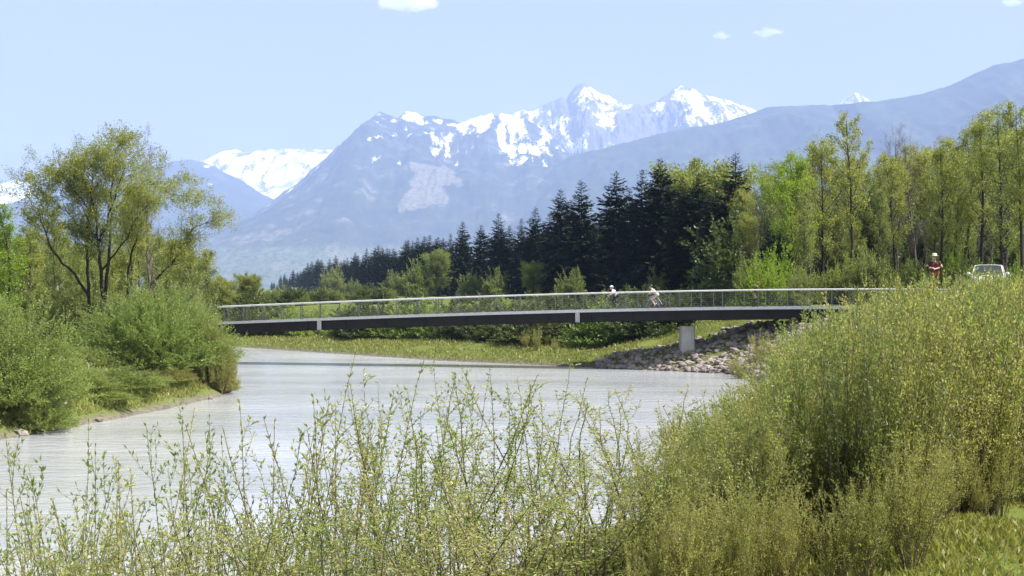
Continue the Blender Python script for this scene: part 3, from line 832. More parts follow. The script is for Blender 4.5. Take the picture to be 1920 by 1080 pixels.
put('wood_b', 'broadleaf_tree', 1950, 190, 106, 'yellow green tree cut by the right picture edge', group=WG)
rw = np.random.default_rng(12)
for i in range(36):
    px = 1395 + i * 16 + rw.uniform(-8, 8); d = rw.uniform(140, 178)
    top = np.interp(px, [1400, 1500, 1600, 1700, 1800, 1920], [335, 305, 285, 280, 250, 225]) + rw.uniform(-8, 34)
    put(['wood_a', 'wood_b', 'wood_c', 'wood_bare', 'wood_bare', 'wood_slim'][rw.integers(6)], 'broadleaf_tree', px, top, d, 'leafing background tree of the right wood, %s counted from the spruces' % ORD[i], group='background trees deep in the wood on the right')
for i in range(20):
    px = 1420 + i * 26 + rw.uniform(-9, 9); d = rw.uniform(116, 136)
    top = rw.uniform(345, 420) - max(0, px - 1700) * 0.1
    put(['wood_slim', 'wood_bare', 'wood_bare', 'wood_b'][rw.integers(4)], 'broadleaf_tree', px, top, d, 'slim young tree under taller crowns of the right wood, %s from the spruces' % ORD[i], group='young trees inside the right wood')
for (px, d) in [(1440, 128), (1462, 122), (1625, 128), (1640, 131)]:
    x = ray(px, d); top = 425 if px < 1600 else (372 if px < 1800 else 330)
    plant('spruce%d' % rw.integers(5), 'spruce_tree', x, d, (ztop(top, d) - gz(x, d)) / 17.0 , {1440: 'small dark spruce below the pale tree', 1462: 'small dark spruce under the bright green tree', 1625: 'dark spruce right of the tall slender trunk', 1640: 'dark spruce below the bare twiggy tree'}[px], 'spruce', 'spruces inside the right wood')
for i in range(24):
    px = 1405 + i * 22 + rw.uniform(-8, 8); d = rw.uniform(101, 114)
    put(('under', 'underb')[i % 2], 'undergrowth_bush', px, rw.uniform(490, 535), d, 'leafy bush at the edge of the right wood, %s from the spruces' % ORD[i], 'bush', 'bushes along the edge of the right wood', wide=rw.uniform(0.6, 0.95), leaf=[M_bright, M_springa, M_springc][rw.integers(3)])

for i in range(30):
    px = 1400 + i * 18 + rw.uniform(-7, 7); d = rw.uniform(138, 172)
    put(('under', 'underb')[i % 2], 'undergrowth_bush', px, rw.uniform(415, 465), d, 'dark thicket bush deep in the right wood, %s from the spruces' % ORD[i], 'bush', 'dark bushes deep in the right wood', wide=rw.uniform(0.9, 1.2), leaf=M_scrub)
# light green trees and bushes standing in front of the conifers
FG = 'light green bushes in front of the conifer row'
for (px, py, f, lab, lf) in [(822, 468, .72, 'light green tree in front of the spruces left of the middle', M_springa), (1003, 490, .72, 'light green rounded bush in front of the dense spruces', M_springa),
                             (885, 522, .7, 'low green bush left of the rounded one before the spruces', M_springa), (930, 518, .72, 'low olive bush in the middle before the spruces', M_springc),
                             (624, 512, .62, 'grey green tree in front of the far spruces', M_springc), (665, 530, .6, 'small olive tree before the far spruces', M_springc),
                             (738, 520, .65, 'small green tree before the far low spruces', M_springc), (780, 505, .68, 'bushy tree left of the light green one before the spruces', M_springa),
                             (1072, 520, .72, 'dark olive bush at the foot of the dense spruces', M_springc), (1240, 520, .75, 'pale sapling behind the second cyclist', M_springc), (1375, 522, .78, 'bright green bush at the foot of the tallest spruce', M_bright),
                             (1330, 530, .8, 'olive bush behind the railing below the bright beech crown', M_springc)]:
    d = row_d(px) * min(0.95, f * 1.28)
    put(('under', 'underb')[int(px) % 2] if py > 498 else 'wood_round', 'young_tree', px, py, d, lab, 'tree' if py < 498 else 'bush', FG, wide=1.0, leaf=lf)

rh = np.random.default_rng(88)
for i in range(46):
    px = 430 + i * 21 + rh.uniform(-8, 8); f = rh.uniform(0.0, 1.0); d = 150 * (1 - f) + min(330, row_d(px) * 0.9) * f if px < 1150 else rh.uniform(128, 146)
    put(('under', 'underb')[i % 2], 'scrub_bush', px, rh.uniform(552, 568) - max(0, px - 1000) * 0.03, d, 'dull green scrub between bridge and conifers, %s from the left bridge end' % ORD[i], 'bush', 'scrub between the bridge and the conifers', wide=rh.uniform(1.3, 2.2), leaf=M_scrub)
# far bank foot: low shrubs in the shade under the bridge
rb2 = np.random.default_rng(21)
for i in range(52):
    t = i / 51; px = 445 + t * 800 + rb2.uniform(-10, 10)
    x0, y0 = np.interp(px, [440, 800, 1000, 1250], [-27, -8.5, 1.5, 11.5]), 0
    d = np.interp(px, [440, 800, 1000, 1250], [150, 130, 122, 111]) + rb2.uniform(-2, 5)
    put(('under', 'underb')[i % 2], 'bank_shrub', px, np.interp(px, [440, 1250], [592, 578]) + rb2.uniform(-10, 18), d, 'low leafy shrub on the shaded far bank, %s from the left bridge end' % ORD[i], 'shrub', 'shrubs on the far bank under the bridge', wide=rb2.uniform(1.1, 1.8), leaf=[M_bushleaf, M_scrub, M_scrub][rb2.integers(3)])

# left bank and behind it
LG = 'trees on the left bank'
put('wood_slim', 'broadleaf_tree', 14, 384, 72, 'bright green young tree at the left picture edge', group=LG, wide=1.3, leaf=M_bright)
put('wood_slim', 'broadleaf_tree', 62, 392, 86, 'dark slim tree left of the big spreading tree', group=LG, leaf=M_springa)
put('wood_slim', 'broadleaf_tree', 96, 382, 90, 'slim olive tree behind the left limbs of the big tree', group=LG)
put('wood_slim', 'broadleaf_tree', -25, 400, 76, 'green tree cut by the left picture edge', group=LG, wide=1.3, leaf=M_springa)
put('wood_bare', 'broadleaf_tree', 297, 236, 96, 'bare grey twiggy tree rising right of the big tree', group=LG, wide=0.7)
put('wood_slim', 'broadleaf_tree', 252, 330, 92, 'slender tree inside the right half of the big tree', group=LG, leaf=M_springb)
put('wood_slim', 'broadleaf_tree', 352, 448, 96, 'thin sapling right of the big tree', group=LG, leaf=M_springc)
put('wood_slim', 'broadleaf_tree', 384, 470, 100, 'thinnest sapling nearest the far yellow tree', group=LG, leaf=M_springc)
for i, (px, py, d) in enumerate([(-5, 430, 98), (28, 450, 104), (58, 440, 110), (128, 430, 100), (158, 455, 106), (205, 440, 98), (232, 462, 112), (272, 440, 104), (312, 452, 108), (335, 470, 100)]):
    put(['wood_slim', 'wood_c'][i % 2], 'broadleaf_tree', px, py, d, 'slim leafing tree in the left background, %s from the left picture edge' % ORD[i], group='slim trees behind the big left tree', wide=1.1, leaf=[M_springa, M_springc, M_springb][i % 3])
put('wood_round', 'broadleaf_tree', 466, 512, 168, 'round yellow green tree beyond the left end of the bridge', group='trees beyond the river on the left', wide=0.95, leaf=M_springb)
put('wood_round', 'broadleaf_tree', 412, 518, 160, 'yellow green tree left of the round one beyond the bridge end', group='trees beyond the river on the left', leaf=M_springb)
rl = np.random.default_rng(33)
for i in range(20):
    px = 500 + i * 12 + rl.uniform(-4, 4); py = rl.uniform(540, 556); d = rl.uniform(165, 230)
    put(('under', 'underb')[i % 2], 'low_tree', px, py, d, 'low green tree, %s from the round yellow green tree along the far bank' % ORD[i], 'tree', 'low trees along the far bank', wide=1.3, leaf=[M_scrub, M_springc][i % 2])
for i in range(17):
    px = -30 + i * 26 + rl.uniform(-9, 9); d = rl.uniform(175, 240)
    put(['wood_a', 'wood_c', 'wood_round', 'wood_b'][rl.integers(4)], 'broadleaf_tree', px, rl.uniform(432, 485), d, 'leafing tree far behind the left bank, %s from the left picture edge' % ORD[i], group='far trees behind the left bank', wide=1.1)
for i in range(10):
    px = -10 + i * 24 + rl.uniform(-8, 8); d = rl.uniform(82, 92)
    put('under', 'undergrowth_bush', px, rl.uniform(548, 590), d, 'leafy bush between the left bank trunks, %s from the left picture edge' % ORD[i], 'bush', 'bushes under the left bank trees', wide=rl.uniform(0.8, 1.2), leaf=[M_springa, M_springc][rl.integers(2)])

# the big spreading tree: limbs follow the photograph, own depth
def big_tree():
    rng = np.random.default_rng(77); pl = Plant(); d0 = 80.0; s = d0 / F
    x0 = ray(190, d0); z0 = gz(x0, d0)
    def pt(px, py, dy): return np.array([(px - 190) * s, dy, EYE + (540 - py) * s - z0])
    limbs = [([(166, 640, .2), (165, 560, .3), (160, 480, .4), (158, 400, .6), (165, 320, .9), (170, 275, 1.0)], .17),
             ([(195, 640, 0), (193, 560, -.1), (190, 480, -.3), (186, 420, -.4), (180, 350, -.6), (150, 285, -1.0)], .19),
             ([(196, 560, 0), (202, 470, .3), (204, 380, .5), (206, 300, .5), (212, 252, .5)], .15),
             ([(232, 640, .5), (222, 590, .6), (240, 555, .8), (280, 515, 1.2), (312, 480, 1.6), (330, 440, 1.8), (350, 405, 2.0), (375, 395, 2.2)], .17),
             ([(228, 585, .6), (240, 510, .2), (246, 470, -.1), (262, 430, -.5), (278, 390, -.9), (290, 345, -1.2)], .13),
             ([(163, 545, .2), (140, 500, -.5), (112, 460, -1.1), (100, 420, -1.5), (92, 380, -1.8), (72, 350, -2.0)], .12),
             ([(190, 500, -.2), (220, 470, -.9), (245, 445, -1.5), (270, 400, -1.9), (300, 360, -2.1)], .10),
             ([(172, 430, .5), (150, 390, 1.2), (130, 350, 1.7), (105, 320, 2.0)], .08),
             ([(188, 440, -.3), (215, 390, -1.0), (235, 330, -1.4), (250, 290, -1.6)], .08),
             ([(160, 440, .6), (138, 400, .2), (120, 370, -.3), (85, 340, -.8)], .07),
             ([(185, 400, -.4), (160, 350, -1.0), (130, 310, -1.3), (110, 300, -1.6)], .08),
             ([(204, 380, .5), (230, 340, 1.2), (262, 310, 1.8), (300, 335, 2.2), (335, 345, 2.4)], .08)]
    for pts, r in limbs:
        P0 = np.array([pt(*p) for p in pts])
        t = np.linspace(0, 1, len(P0)); tt_ = np.linspace(0, 1, len(P0) * 3)
        P = np.stack([np.interp(tt_, t, P0[:, k]) for k in range(3)], -1)
        P[1:-1] += rng.normal(0, 0.035, P[1:-1].shape)
        pl.wood(P, r * 0.72, r * 0.12, 7)
        Ltot = np.linalg.norm(np.diff(P, axis=0), axis=1).sum()
        n = int(Ltot * 4.0)
        for i in range(n):
            t0 = rng.uniform(0.38, 1.0)
            q, qd = at_t(P, min(t0, 0.995))
            if q[2] < 4.6: continue
            ln = rng.uniform(0.8, 2.4) * (1.15 - 0.3 * t0)
            B = wander(rng, q, side_dir(rng, qd, rng.uniform(0.4, 0.95)), ln, 5, 0.12, 0.07)
            rb = r * 0.14 * (1.2 - t0 * 0.7); pl.wood(B, rb, rb * 0.25, 4)
            for j in range(6):
                q2, d2 = at_t(B, rng.uniform(0.3, 0.99))
                C = wander(rng, q2, side_dir(rng, d2, rng.uniform(0.4, 0.9)), ln * rng.uniform(0.25, 0.5), 3, 0.12, 0.04)
                pl.wood(C, rb * 0.35, rb * 0.12, 3)
                pp, dd = sample(C, 0.06, 0.15); pl.leaf(pp, dd)
                for k in range(3):
                    q3, d3 = at_t(C, rng.uniform(0.3, 0.99))
                    E = wander(rng, q3, side_dir(rng, d3, 0.7), ln * 0.18, 2, 0.1, 0.0)
                    pl.wood(E, rb * 0.14, rb * 0.07, 3)
                    pp, dd = sample(E, 0.06, 0.0); pl.leaf(pp, dd)
    proto('big', pl.finish(rng, 0.11, 0.5, 0.8, 2, 0.13), M_bark, M_springb)
    plant('big', 'broadleaf_tree', x0, d0, 1.0, 'big spreading tree with several dark limbs on the left bank', 'tree', LG, rz=0.0, z=z0, sz=0.935)
big_tree()

# ------------------------------------------------------------------ left bank bushes
proto('bushA', bush(301, 8.6, 5.0, 680, 0.09, 0.115, 0.36, 2, soft=True), M_twig, M_bushleaf, ('stems', 'foliage'))
proto('bushB', bush(302, 5.2, 4.6, 560, 0.085, 0.10, 0.32, 2, soft=True), M_twig, M_bushleaf, ('stems', 'foliage'))
proto('bushC', bush(303, 3.6, 2.3, 340, 0.075, 0.08, 0.36, 2, soft=True), M_twig, M_bushleaf, ('stems', 'foliage'))
BGp = 'bushes on the left bank'
def bput(key, px, d, top, label, sc=1.0, leaf=None):
    x = ray(px, d); zb = gz(x, d)
    plant(key, 'willow_bush', x, d, sc, label, 'bush', BGp, sz=(ztop(top, d) - zb) / PH[key], leaf=leaf)
bput('bushA', 285, 77.0, 562, 'large rounded green bush at the water edge left of the river', 1.12)
bput('bushB', 8, 57.2, 588, 'tall feathery grey green bush at the left picture edge', 1.2)
bput('bushB', -50, 58.5, 585, 'feathery bush cut by the left picture edge', 1.0)
bput('bushC', 222, 67.5, 692, 'small bush in front of the large rounded one', 1.25)
bput('bushC', 385, 76.5, 612, 'bright yellow green upright bush at the right end of the left bank', 0.75, M_willow_thick)
bput('bushC', 414, 77.2, 645, 'small yellow green bush at the tip of the left bank', 0.62, M_willow_thick)
bput('bushC', 135, 64.0, 695, 'low bush behind the pale stones on the left bank', 1.1)
bput('bushC', 165, 73.0, 655, 'shaded bush between the two largest left bushes', 0.9)
bput('bushC', 92, 70.0, 640, 'grey green bush behind the feathery one', 0.9)
bput('bushC', 70, 56.8, 738, 'small bush at the water edge right of the feathery bush', 0.95)
bput('bushC', 196, 64.0, 735, 'low green bush at the water edge right of the pale stones', 0.9)
bput('bushC', 262, 69.8, 705, 'low bush at the water edge under the large rounded one', 0.95)
bput('bushC', 322, 73.4, 690, 'leafy bush at the water edge near the bank tip', 0.75, M_willow_thick)
bput('bushB', 350, 79.0, 592, 'upright bush making the right shoulder of the large rounded one', 0.8)

# ------------------------------------------------------------------ near willows
for i in range(6):
    proto('will%d' % i, willow(400 + i, 3.6, [8, 7, 9, 7, 8, 6][i], [0.24, 0.32, 0.2, 0.28, 0.36, 0.3][i], 11, 0.066, 0.052, 0.34, 2, 0.011, sub=2), M_twig, M_willow, ('stems', 'foliage'))
for i in range(5):
    proto('thick%d' % i, willow(500 + i, 3.0, 26, 0.42, 12, 0.06, 0.062, 0.34, 2, 0.010, sub=2), M_twig, M_willow_thick, ('stems', 'foliage'))
proto('leafy', willow(600, 1.6, 26, 0.5, 9, 0.05, 0.045, 0.5, 3, 0.006, sub=2), M_twig, M_bright, ('stems', 'foliage'))
rf = np.random.default_rng(44)
FW = 'young willows at the near water edge'
near = sorted([(18, 980, 8.7), (73, 980, 8.9), (90, 948, 8.9), (154, 998, 7.8), (194, 923, 8.4), (242, 896, 7.9), (278, 1000, 8.7), (319, 986, 7.8), (378, 909, 7.6), (431, 919, 7.9), (479, 995, 8.0), (523, 957, 8.5), (546, 1003, 8.6), (613, 997, 8.0), (640, 914, 7.8), (676, 929, 8.4), (720, 972, 8.1), (774, 989, 8.3), (819, 950, 8.6), (856, 1007, 7.6), (922, 992, 7.6), (968, 937, 8.4), (990, 900, 7.9), (1063, 917, 8.7), (1107, 1003, 8.1), (1135, 955, 8.7), (45, 985, 8.8), (100, 1000, 8.6), (190, 930, 9.4), (215, 1000, 8.8), (285, 960, 9.0), (340, 990, 8.6), (400, 940, 9.2), (-20, 930, 9.5), (18, 850, 11.0), (70, 930, 10.0), (165, 800, 12.0), (250, 800, 11.0), (330, 770, 11.5), (400, 790, 12.5), (505, 668, 12.0), (560, 800, 11.0), (632, 665, 12.5), (690, 720, 11.0), (745, 700, 12.0), (800, 780, 10.5),
        (862, 690, 12.0), (935, 700, 11.2), (1010, 680, 12.2), (1122, 715, 12.0), (1200, 880, 10.4), (130, 960, 9.2), (460, 900, 9.5), (600, 900, 9.2), (860, 920, 9.0), (1000, 900, 9.3), (1150, 930, 9.0)])
for i, (px, py, d) in enumerate(near):
    x = ray(px, d); zb = gz(x, d); s = (ztop(py, d) - zb) / PH['will%d' % (i % 6)]
    plant('will%d' % (i % 6), 'willow_shrub', x, d, 1.0 if py < 890 else 0.8, 'thin young willow before the river, %s from the left picture edge' % ORD[i], 'willow', FW, sz=max(0.3, s), leaf=[None, M_fresh, None][i % 3])
# right bank thicket
TG = 'willows of the dense thicket on the right bank'
ctop_x = [1150, 1250, 1300, 1340, 1400, 1450, 1480, 1520, 1580, 1640, 1700, 1760, 1830, 1920, 2000]
ctop_y = [1000, 945, 875, 800, 740, 705, 668, 625, 585, 550, 530, 520, 516, 515, 512]
def crest_side(x, y):
    # True while on the river side of the levee path
    dr, _ = polydist(np.array([x]), np.array([y]), RB)
    return float(dr[0]) < np.interp(y, [0, 8, 10, 13, 20, 40, 75, 95], [8.8, 8.9, 9.3, 10.3, 10.6, 10.2, 10.4, 12])
cnt = 0
for k in range(9000):
    if cnt >= 200: break
    if cnt < 100: d = 7.8 * (20 / 7.8) ** rf.random(); px = rf.uniform(1190, 2010)
    else: d = 12 * (90 / 12) ** rf.random(); px = rf.uniform(1330, 2010)
    x = ray(px, d)
    if inpoly(np.array([x]), np.array([d]), RIVER)[0] or not crest_side(x, d): continue
    zb = gz(x, d)
    if zb < 0.25: continue
    top = np.interp(px, ctop_x, ctop_y) + rf.uniform(-6, 30)
    hmax = ztop(top, d) - zb
    if hmax < 0.25: continue
    h = max(0.8, min(hmax, rf.uniform(2.3, 3.6)))
    if h > hmax + 0.5: continue
    q = rf.integers(5); lv = int(rf.integers(4))
    plant('thick%d' % q, 'willow_shrub', x, d, min(1.1, max(0.5, h / PH['thick%d' % q])) * np.interp(d, [8, 18], [0.75, 1.05]), ['yellow green willow inside the dense thicket on the right bank', 'fresh green willow inside the dense thicket on the right bank', 'olive green willow inside the dense thicket on the right bank'][max(0, lv - 1)], 'willow', TG, sz=h / PH['thick%d' % q], leaf=[None, None, M_fresh, M_springc][lv])
    cnt += 1
cw = 0
for k in range(3000):                                   # taller single wands standing out of the thicket
    if cw >= 52: break
    d = 9 * (34 / 9) ** rf.random(); px = rf.uniform(1290, 1960); x = ray(px, d)
    if inpoly(np.array([x]), np.array([d]), RIVER)[0] or not crest_side(x, d): continue
    zb = gz(x, d); h = ztop(np.interp(px, ctop_x, ctop_y) + rf.uniform(-26, 12), d) - zb
    if h < 1.2 or h > 4.6: continue
    q = rf.integers(6)
    plant('will%d' % q, 'willow_shrub', x, d, 0.62 * np.interp(d, [9, 30], [0.7, 1.1]), 'tall thin willow wand standing out of the dense right bank thicket', 'willow', TG, sz=h / PH['will%d' % q], leaf=[M_fresh, M_willow_thick][rf.integers(2)])
    cw += 1
for k in range(60):                                     # low front edge towards the grass
    px = 1190 + k * 13.2 + rf.uniform(-8, 8)
    d = np.interp(px, [1200, 1450, 1700, 1920, 2000], [7.0, 7.3, 7.8, 9.8, 10.6]) + rf.uniform(0, 1.6)
    x = ray(px, d); zb = gz(x, d)
    top = max(np.interp(px, ctop_x, ctop_y) + 30, rf.uniform(760, 930))
    h = ztop(top, d) - zb
    if h < 0.4: continue
    q = rf.integers(5)
    plant('thick%d' % q, 'willow_shrub', x, d, h / PH['thick%d' % q] * rf.uniform(0.75, 1.0), 'low leafy willow at the front edge of the right bank thicket', 'willow', TG, sz=h / PH['thick%d' % q])
for (px, py, d, lab) in [(1365, 985, 9.6, 'low yellow green leafy bush at the bottom edge left of the dark stem'), (1655, 930, 9.4, 'bright leafy bush rising left of the grass corner'), (1725, 985, 9.2, 'bright leafy bush touching the grass corner'),
                         (1560, 1010, 9.0, 'low leafy bush at the bottom edge in the middle of the thicket'), (1290, 1030, 9.2, 'low leafy bush at the left foot of the thicket')]:
    x = ray(px, d); zb = gz(x, d); h = max(0.5, ztop(py, d) - zb)
    plant('leafy', 'leafy_bush', x, d, min(0.6, h / 1.6), lab, 'bush', 'bright leafy bushes at the thicket foot', sz=h / 1.6)
# far right bank beside and beyond the pier
for (px, d, h, lab) in [(1385, 90, 2.4, 'yellow green willow right of the concrete pier'), (1420, 92, 2.8, 'olive willow on the rubble right of the pier'), (1455, 88, 2.6, 'willow on the rubble slope nearest the thicket'),
                        (1372, 94, 1.6, 'small willow growing among the rocks by the pier'), (1005, 112, 2.3, 'light willow on the far bank left of the rocks'), (985, 114, 1.8, 'small willow beside the light one on the far bank'),
                        (1040, 110, 1.3, 'low willow on the far bank before the rocks'), (1480, 86, 2.8, 'yellow willow below the bridge end')]:
    x = ray(px, d)
    plant('thick%d' % rf.integers(5), 'willow_shrub', x, d, h / 3.0, lab, 'willow', 'willows along the far water edge')

# ------------------------------------------------------------------ grass
def blades(X, Y, h, w, rng, mat, name, label):
    n = len(X); Z = height(X, Y)
    P = np.stack([X, Y, Z - 0.02], -1)
    D = unit(np.stack([rng.normal(0, 0.4, n), rng.normal(0, 0.4, n), np.ones(n)], -1))
    a = rng.uniform(0, math.pi, n); S = np.stack([np.cos(a), np.sin(a), np.zeros(n)], -1)
    H = (h * rng.uniform(0.4, 1.2, n))[:, None]
    bend = unit(np.stack([rng.normal(0, 1, n), rng.normal(0, 1, n), np.zeros(n)], -1)) * H * 0.3
    V = np.stack([P - S * w * 0.5, P + S * w * 0.5, P + D * H * 0.6 + S * w * 0.3, P + D * H + bend], 1).reshape(-1, 3)
    o = mk(name, V, np.arange(n)[:, None] * 4 + np.arange(4)[None, :], mat)
    tag(o, label, kind='stuff'); return o
rg_ = np.random.default_rng(9)
n = 170000
X = rg_.uniform(0.5, 7.0, n); Y = rg_.uniform(6.0, 16, n)
dr, _ = polydist(X, Y, RB); keep = dr > 8.2
blades(X[keep], Y[keep], 0.085, 0.0045, rg_, M_drygrass, 'grass', 'short green grass on the levee shoulder at the lower right')
X = rg_.uniform(-70, 20, 260000); Y = rg_.uniform(92, 190, 260000)
dr, ar = polydist(X, Y, RB); dl, _ = polydist(X, Y, LB)
keep = ~inpoly(X, Y, RIVER) & (dr < dl) & (dr > 0.5) & (dr < 14) & (ar > _arcR[10] - 2)
keep &= (fbm(X * 0.3, Y * 0.3, 3) > 0.3)
X, Y = X[keep][:90000], Y[keep][:90000]
blades(X, Y, 0.32, 0.05, rg_, M_drygrass, 'grass', 'rough yellow green grass along the far water edge')
X = rg_.uniform(-42, -13, 120000); Y = rg_.uniform(44, 90, 120000)
dl, _ = polydist(X, Y, LB)
keep = ~inpoly(X, Y, RIVER) & (dl > 0.7) & (dl < 14)
X, Y = X[keep][:45000], Y[keep][:45000]
blades(X, Y, 0.35, 0.04, rg_, M_drygrass, 'grass', 'rough grass on the left bank')
# ------------------------------------------------------------------ the footbridge
def b_y(x): return 97.0 + (28.0 - x) * 0.235
_px = np.array([0, 200, 420, 600, 780, 1000, 1290, 1700, 1800]); _py = np.array([592, 583, 573, 566, 559, 551, 544, 541, 541])
_k = (_px - 960) / F; _X = _k * 103.58 / (1 + 0.235 * _k); _Z = EYE - (_py - 540) / F * np.array([b_y(x) for x in _X]) - 1.2
_co = np.polyfit(_X, _Z - 0.07, 4)
def b_z(x): return float(np.polyval(_co, x))
BT = unit(np.array([1.0, -0.235, 0])); BN = np.array([0.235, 1.0, 0]) / math.hypot(1, 0.235)     # along, across (away from the camera)
bx = np.arange(-44, 34.1, 1.5)
bridge = thing('footbridge', (0, b_y(0), b_z(0)), 'long low footbridge with dark girder and pale railings across the river', 'bridge')
O = np.array([0, b_y(0), b_z(0)])
def bp(x, off, dz): return np.array([x, b_y(x), b_z(x) + dz]) + BN * off - O
def sweep(sec, mat, name, x0=-44, x1=33.5, n=70, smooth=False):
    """sec: list of (across, up)"""
    xs = np.linspace(x0, x1, n); k = len(sec)
    V = np.array([bp(x, a, b_) for x in xs for (a, b_) in sec])
    i = np.arange(n - 1)[:, None] * k; j = np.arange(k)[None, :]; j2 = (j + 1) % k
    Fq = np.stack([i + j, i + j2, i + k + j2, i + k + j], -1).reshape(-1, 4)
    caps = np.array([list(range(k))[::-1], [(n - 1) * k + q for q in range(k)]])
    return mk(name, V, [Fq, caps], mat, bridge, smooth)
HW = 1.7
sweep([(-HW, -0.03), (-HW, -0.13), (HW, -0.13), (HW, -0.03), (HW - 0.1, 0.0), (-HW + 0.1, 0.0)], M_concrete, 'deck')
for sg in (-1, 1):
    a = sg * (HW + 0.004)
    sweep([(a, 0.04), (a, -0.15), (a + sg * 0.06, -0.15), (a + sg * 0.06, 0.04)], M_rail, 'edge_beam')
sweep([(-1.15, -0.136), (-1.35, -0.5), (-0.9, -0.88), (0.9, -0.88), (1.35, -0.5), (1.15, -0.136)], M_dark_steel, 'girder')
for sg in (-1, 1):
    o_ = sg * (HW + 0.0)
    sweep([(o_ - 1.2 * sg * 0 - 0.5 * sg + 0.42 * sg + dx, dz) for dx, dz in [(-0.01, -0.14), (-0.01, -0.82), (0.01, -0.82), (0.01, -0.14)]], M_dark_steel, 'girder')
rail_ang = [(math.cos(t) * 0.085, math.sin(t) * 0.065) for t in np.arange(8) * math.pi / 4 + math.pi / 8]
for sg in (-1, 1):
    off = sg * (HW - 0.06)
    sweep([(off + a, 1.2 + b_) for a, b_ in rail_ang], M_rail, 'handrail', smooth=True)
    for j in range(7):
        zc = 0.16 + j * 0.145
        xs = np.linspace(-44, 33.5, 60)
        V, Fq = tube(np.array([bp(x, off, zc) for x in xs]), 0.005, 4)
        mk('railing_cable', V, Fq, M_post, bridge)
    mb = MB(); mb.box((0, 0, 0.585), (0.055, 0.05, 1.16)); mb.box((0, 0, 0.02), (0.14, 0.11, 0.03)); pd = mb.data('railing_post', [M_post])
    for x in bx:
        p = link('railing_post', pd, bridge); p.location = bp(x + (0.35 if sg > 0 else 0), off, 0.0); p.rotation_euler = (0, 0, math.atan2(BT[1], BT[0]))
stf = MB(); stf.box((0, 0, -0.48), (0.05, 0.06, 0.64)); stf = stf.data('stiffener', [M_dark_steel])
for x in np.arange(-42, 33, 3.0):
    o = link('stiffener', stf, bridge); o.location = bp(x, -HW + 0.04, 0.0); o.rotation_euler = (0, 0, math.atan2(BT[1], BT[0]))
for px in (614, 1091):                                  # pale joint brackets on the girder side
    k = (px - 960) / F; x = k * 103.58 / (1 + 0.235 * k)
    mb = MB(); c = bp(x, -HW - 0.03, -0.5); mb.box(c, (0.30, 0.10, 0.68), math.atan2(BT[1], BT[0])); mb.build('joint_bracket', [M_concrete], bridge)
# pier
k = (1288 - 960) / F; xp = k * 103.58 / (1 + 0.235 * k)
pc = bp(xp, 0, 0); pzt = -0.90; pzb = gz(xp, b_y(xp)) - O[2] - 0.8
mb = MB()
prof = [(-0.42, -0.75), (0.42, -0.75), (0.5, -0.6), (0.5, 0.6), (0.42, 0.75), (-0.42, 0.75), (-0.5, 0.6), (-0.5, -0.6)]
V = [(pc[0] + a * s_, pc[1] + b_ * s_, z) for z, s_ in [(pzb, 1.08), (pzt - 0.3, 0.94), (pzt - 0.06, 0.94)] for a, b_ in prof]
i = np.arange(2)[:, None] * 8; j = np.arange(8)[None, :]
mb.add(V, np.stack([i + j, i + (j + 1) % 8, i + 8 + (j + 1) % 8, i + 8 + j], -1).reshape(-1, 4)); mb.add(V[-8:], [list(range(8))])
pier = mb.build('pier', [M_concrete], bridge)
mb = MB(); mb.box((pc[0], pc[1], pzt - 0.03 + bp(xp, 0, 0)[2]), (0.7, 1.0, 0.2)); mb.build('bearing', [M_dark_steel], pier)
for x, zz in ((-35.5, -1.6), (31.0, -1.6)):
    mb = MB(); c = bp(x, 0, -1.0); mb.box(c, (1.6, 3.0, 1.7), math.atan2(BT[1], BT[0])); mb.build('abutment', [M_concrete], bridge)

# ------------------------------------------------------------------ riprap at the pier, stones at the left water edge
def rock_mesh(seed, mat):
    rng = np.random.default_rng(seed); V, Fc = ICO1
    V = V * (1 + rng.uniform(-0.28, 0.22, (len(V), 1))) * np.array([1.0, rng.uniform(0.6, 0.9), rng.uniform(0.45, 0.75)])
    for q in range(5):                                   # knock off a few flat faces
        nrm = unit(rng.normal(0, 1, 3)); dd = V @ nrm; V = V - np.outer(np.maximum(dd - 0.62, 0), nrm)
    return mesh_data('stone', V, Fc, [mat])
ROCKS = [rock_mesh(i, M_rock) for i in range(8)] + [rock_mesh(20 + i, M_rock_pale) for i in range(4)]
rk = np.random.default_rng(66)
rip = thing('stone_embankment', (14.0, 97.0, gz(14, 97)), 'bank of brown grey broken stones around the bridge pier', 'rocks')
ripo = np.array(rip.location)
cnt = 0
cand = []
for t in range(9000):
    px = rk.uniform(1120, 1560); d = rk.uniform(88, 108); x = ray(px, d)
    if inpoly(np.array([x]), np.array([d]), RIVER)[0]: continue
    dr, ar = polydist(np.array([x]), np.array([d]), RB)
    s_ = float(dr[0])
    lim = np.interp(px, [1120, 1200, 1300, 1560], [1.5, 3.4, 5.5, 8.5])
    if s_ > lim: continue
    cand.append((x, d, s_))
    if len(cand) >= 2600: break
small = MB()
for n_, (x, y, s_) in enumerate(cand):
    r = (0.13 + 0.36 * rk.random() ** 2.2) * (1.15 if s_ < 2 else 1.0)
    z = gz(x, y) + r * 0.12
    if n_ < 290:
        o = link('stone', ROCKS[rk.integers(12) if rk.random() < 0.25 else rk.integers(8)], rip)
        o.location = np.array([x, y, z]) - ripo; o.rotation_euler = (rk.uniform(-.4, .4), rk.uniform(-.4, .4), rk.uniform(0, 6.28)); o.scale = (r, r, r)
    else:
        me = ROCKS[rk.integers(8)]
        V, Fc = ICO1; q = r * 0.6
        V = V * (1 + rk.uniform(-0.3, 0.2, (len(V), 1))) * np.array([1, 0.8, 0.6]) * q
        small.add(V + np.array([x, y, z]) - ripo, Fc)
o = small.build('rubble', [M_rock], rip); tag(o, kind='stuff')
LS = 'stones at the left water edge'
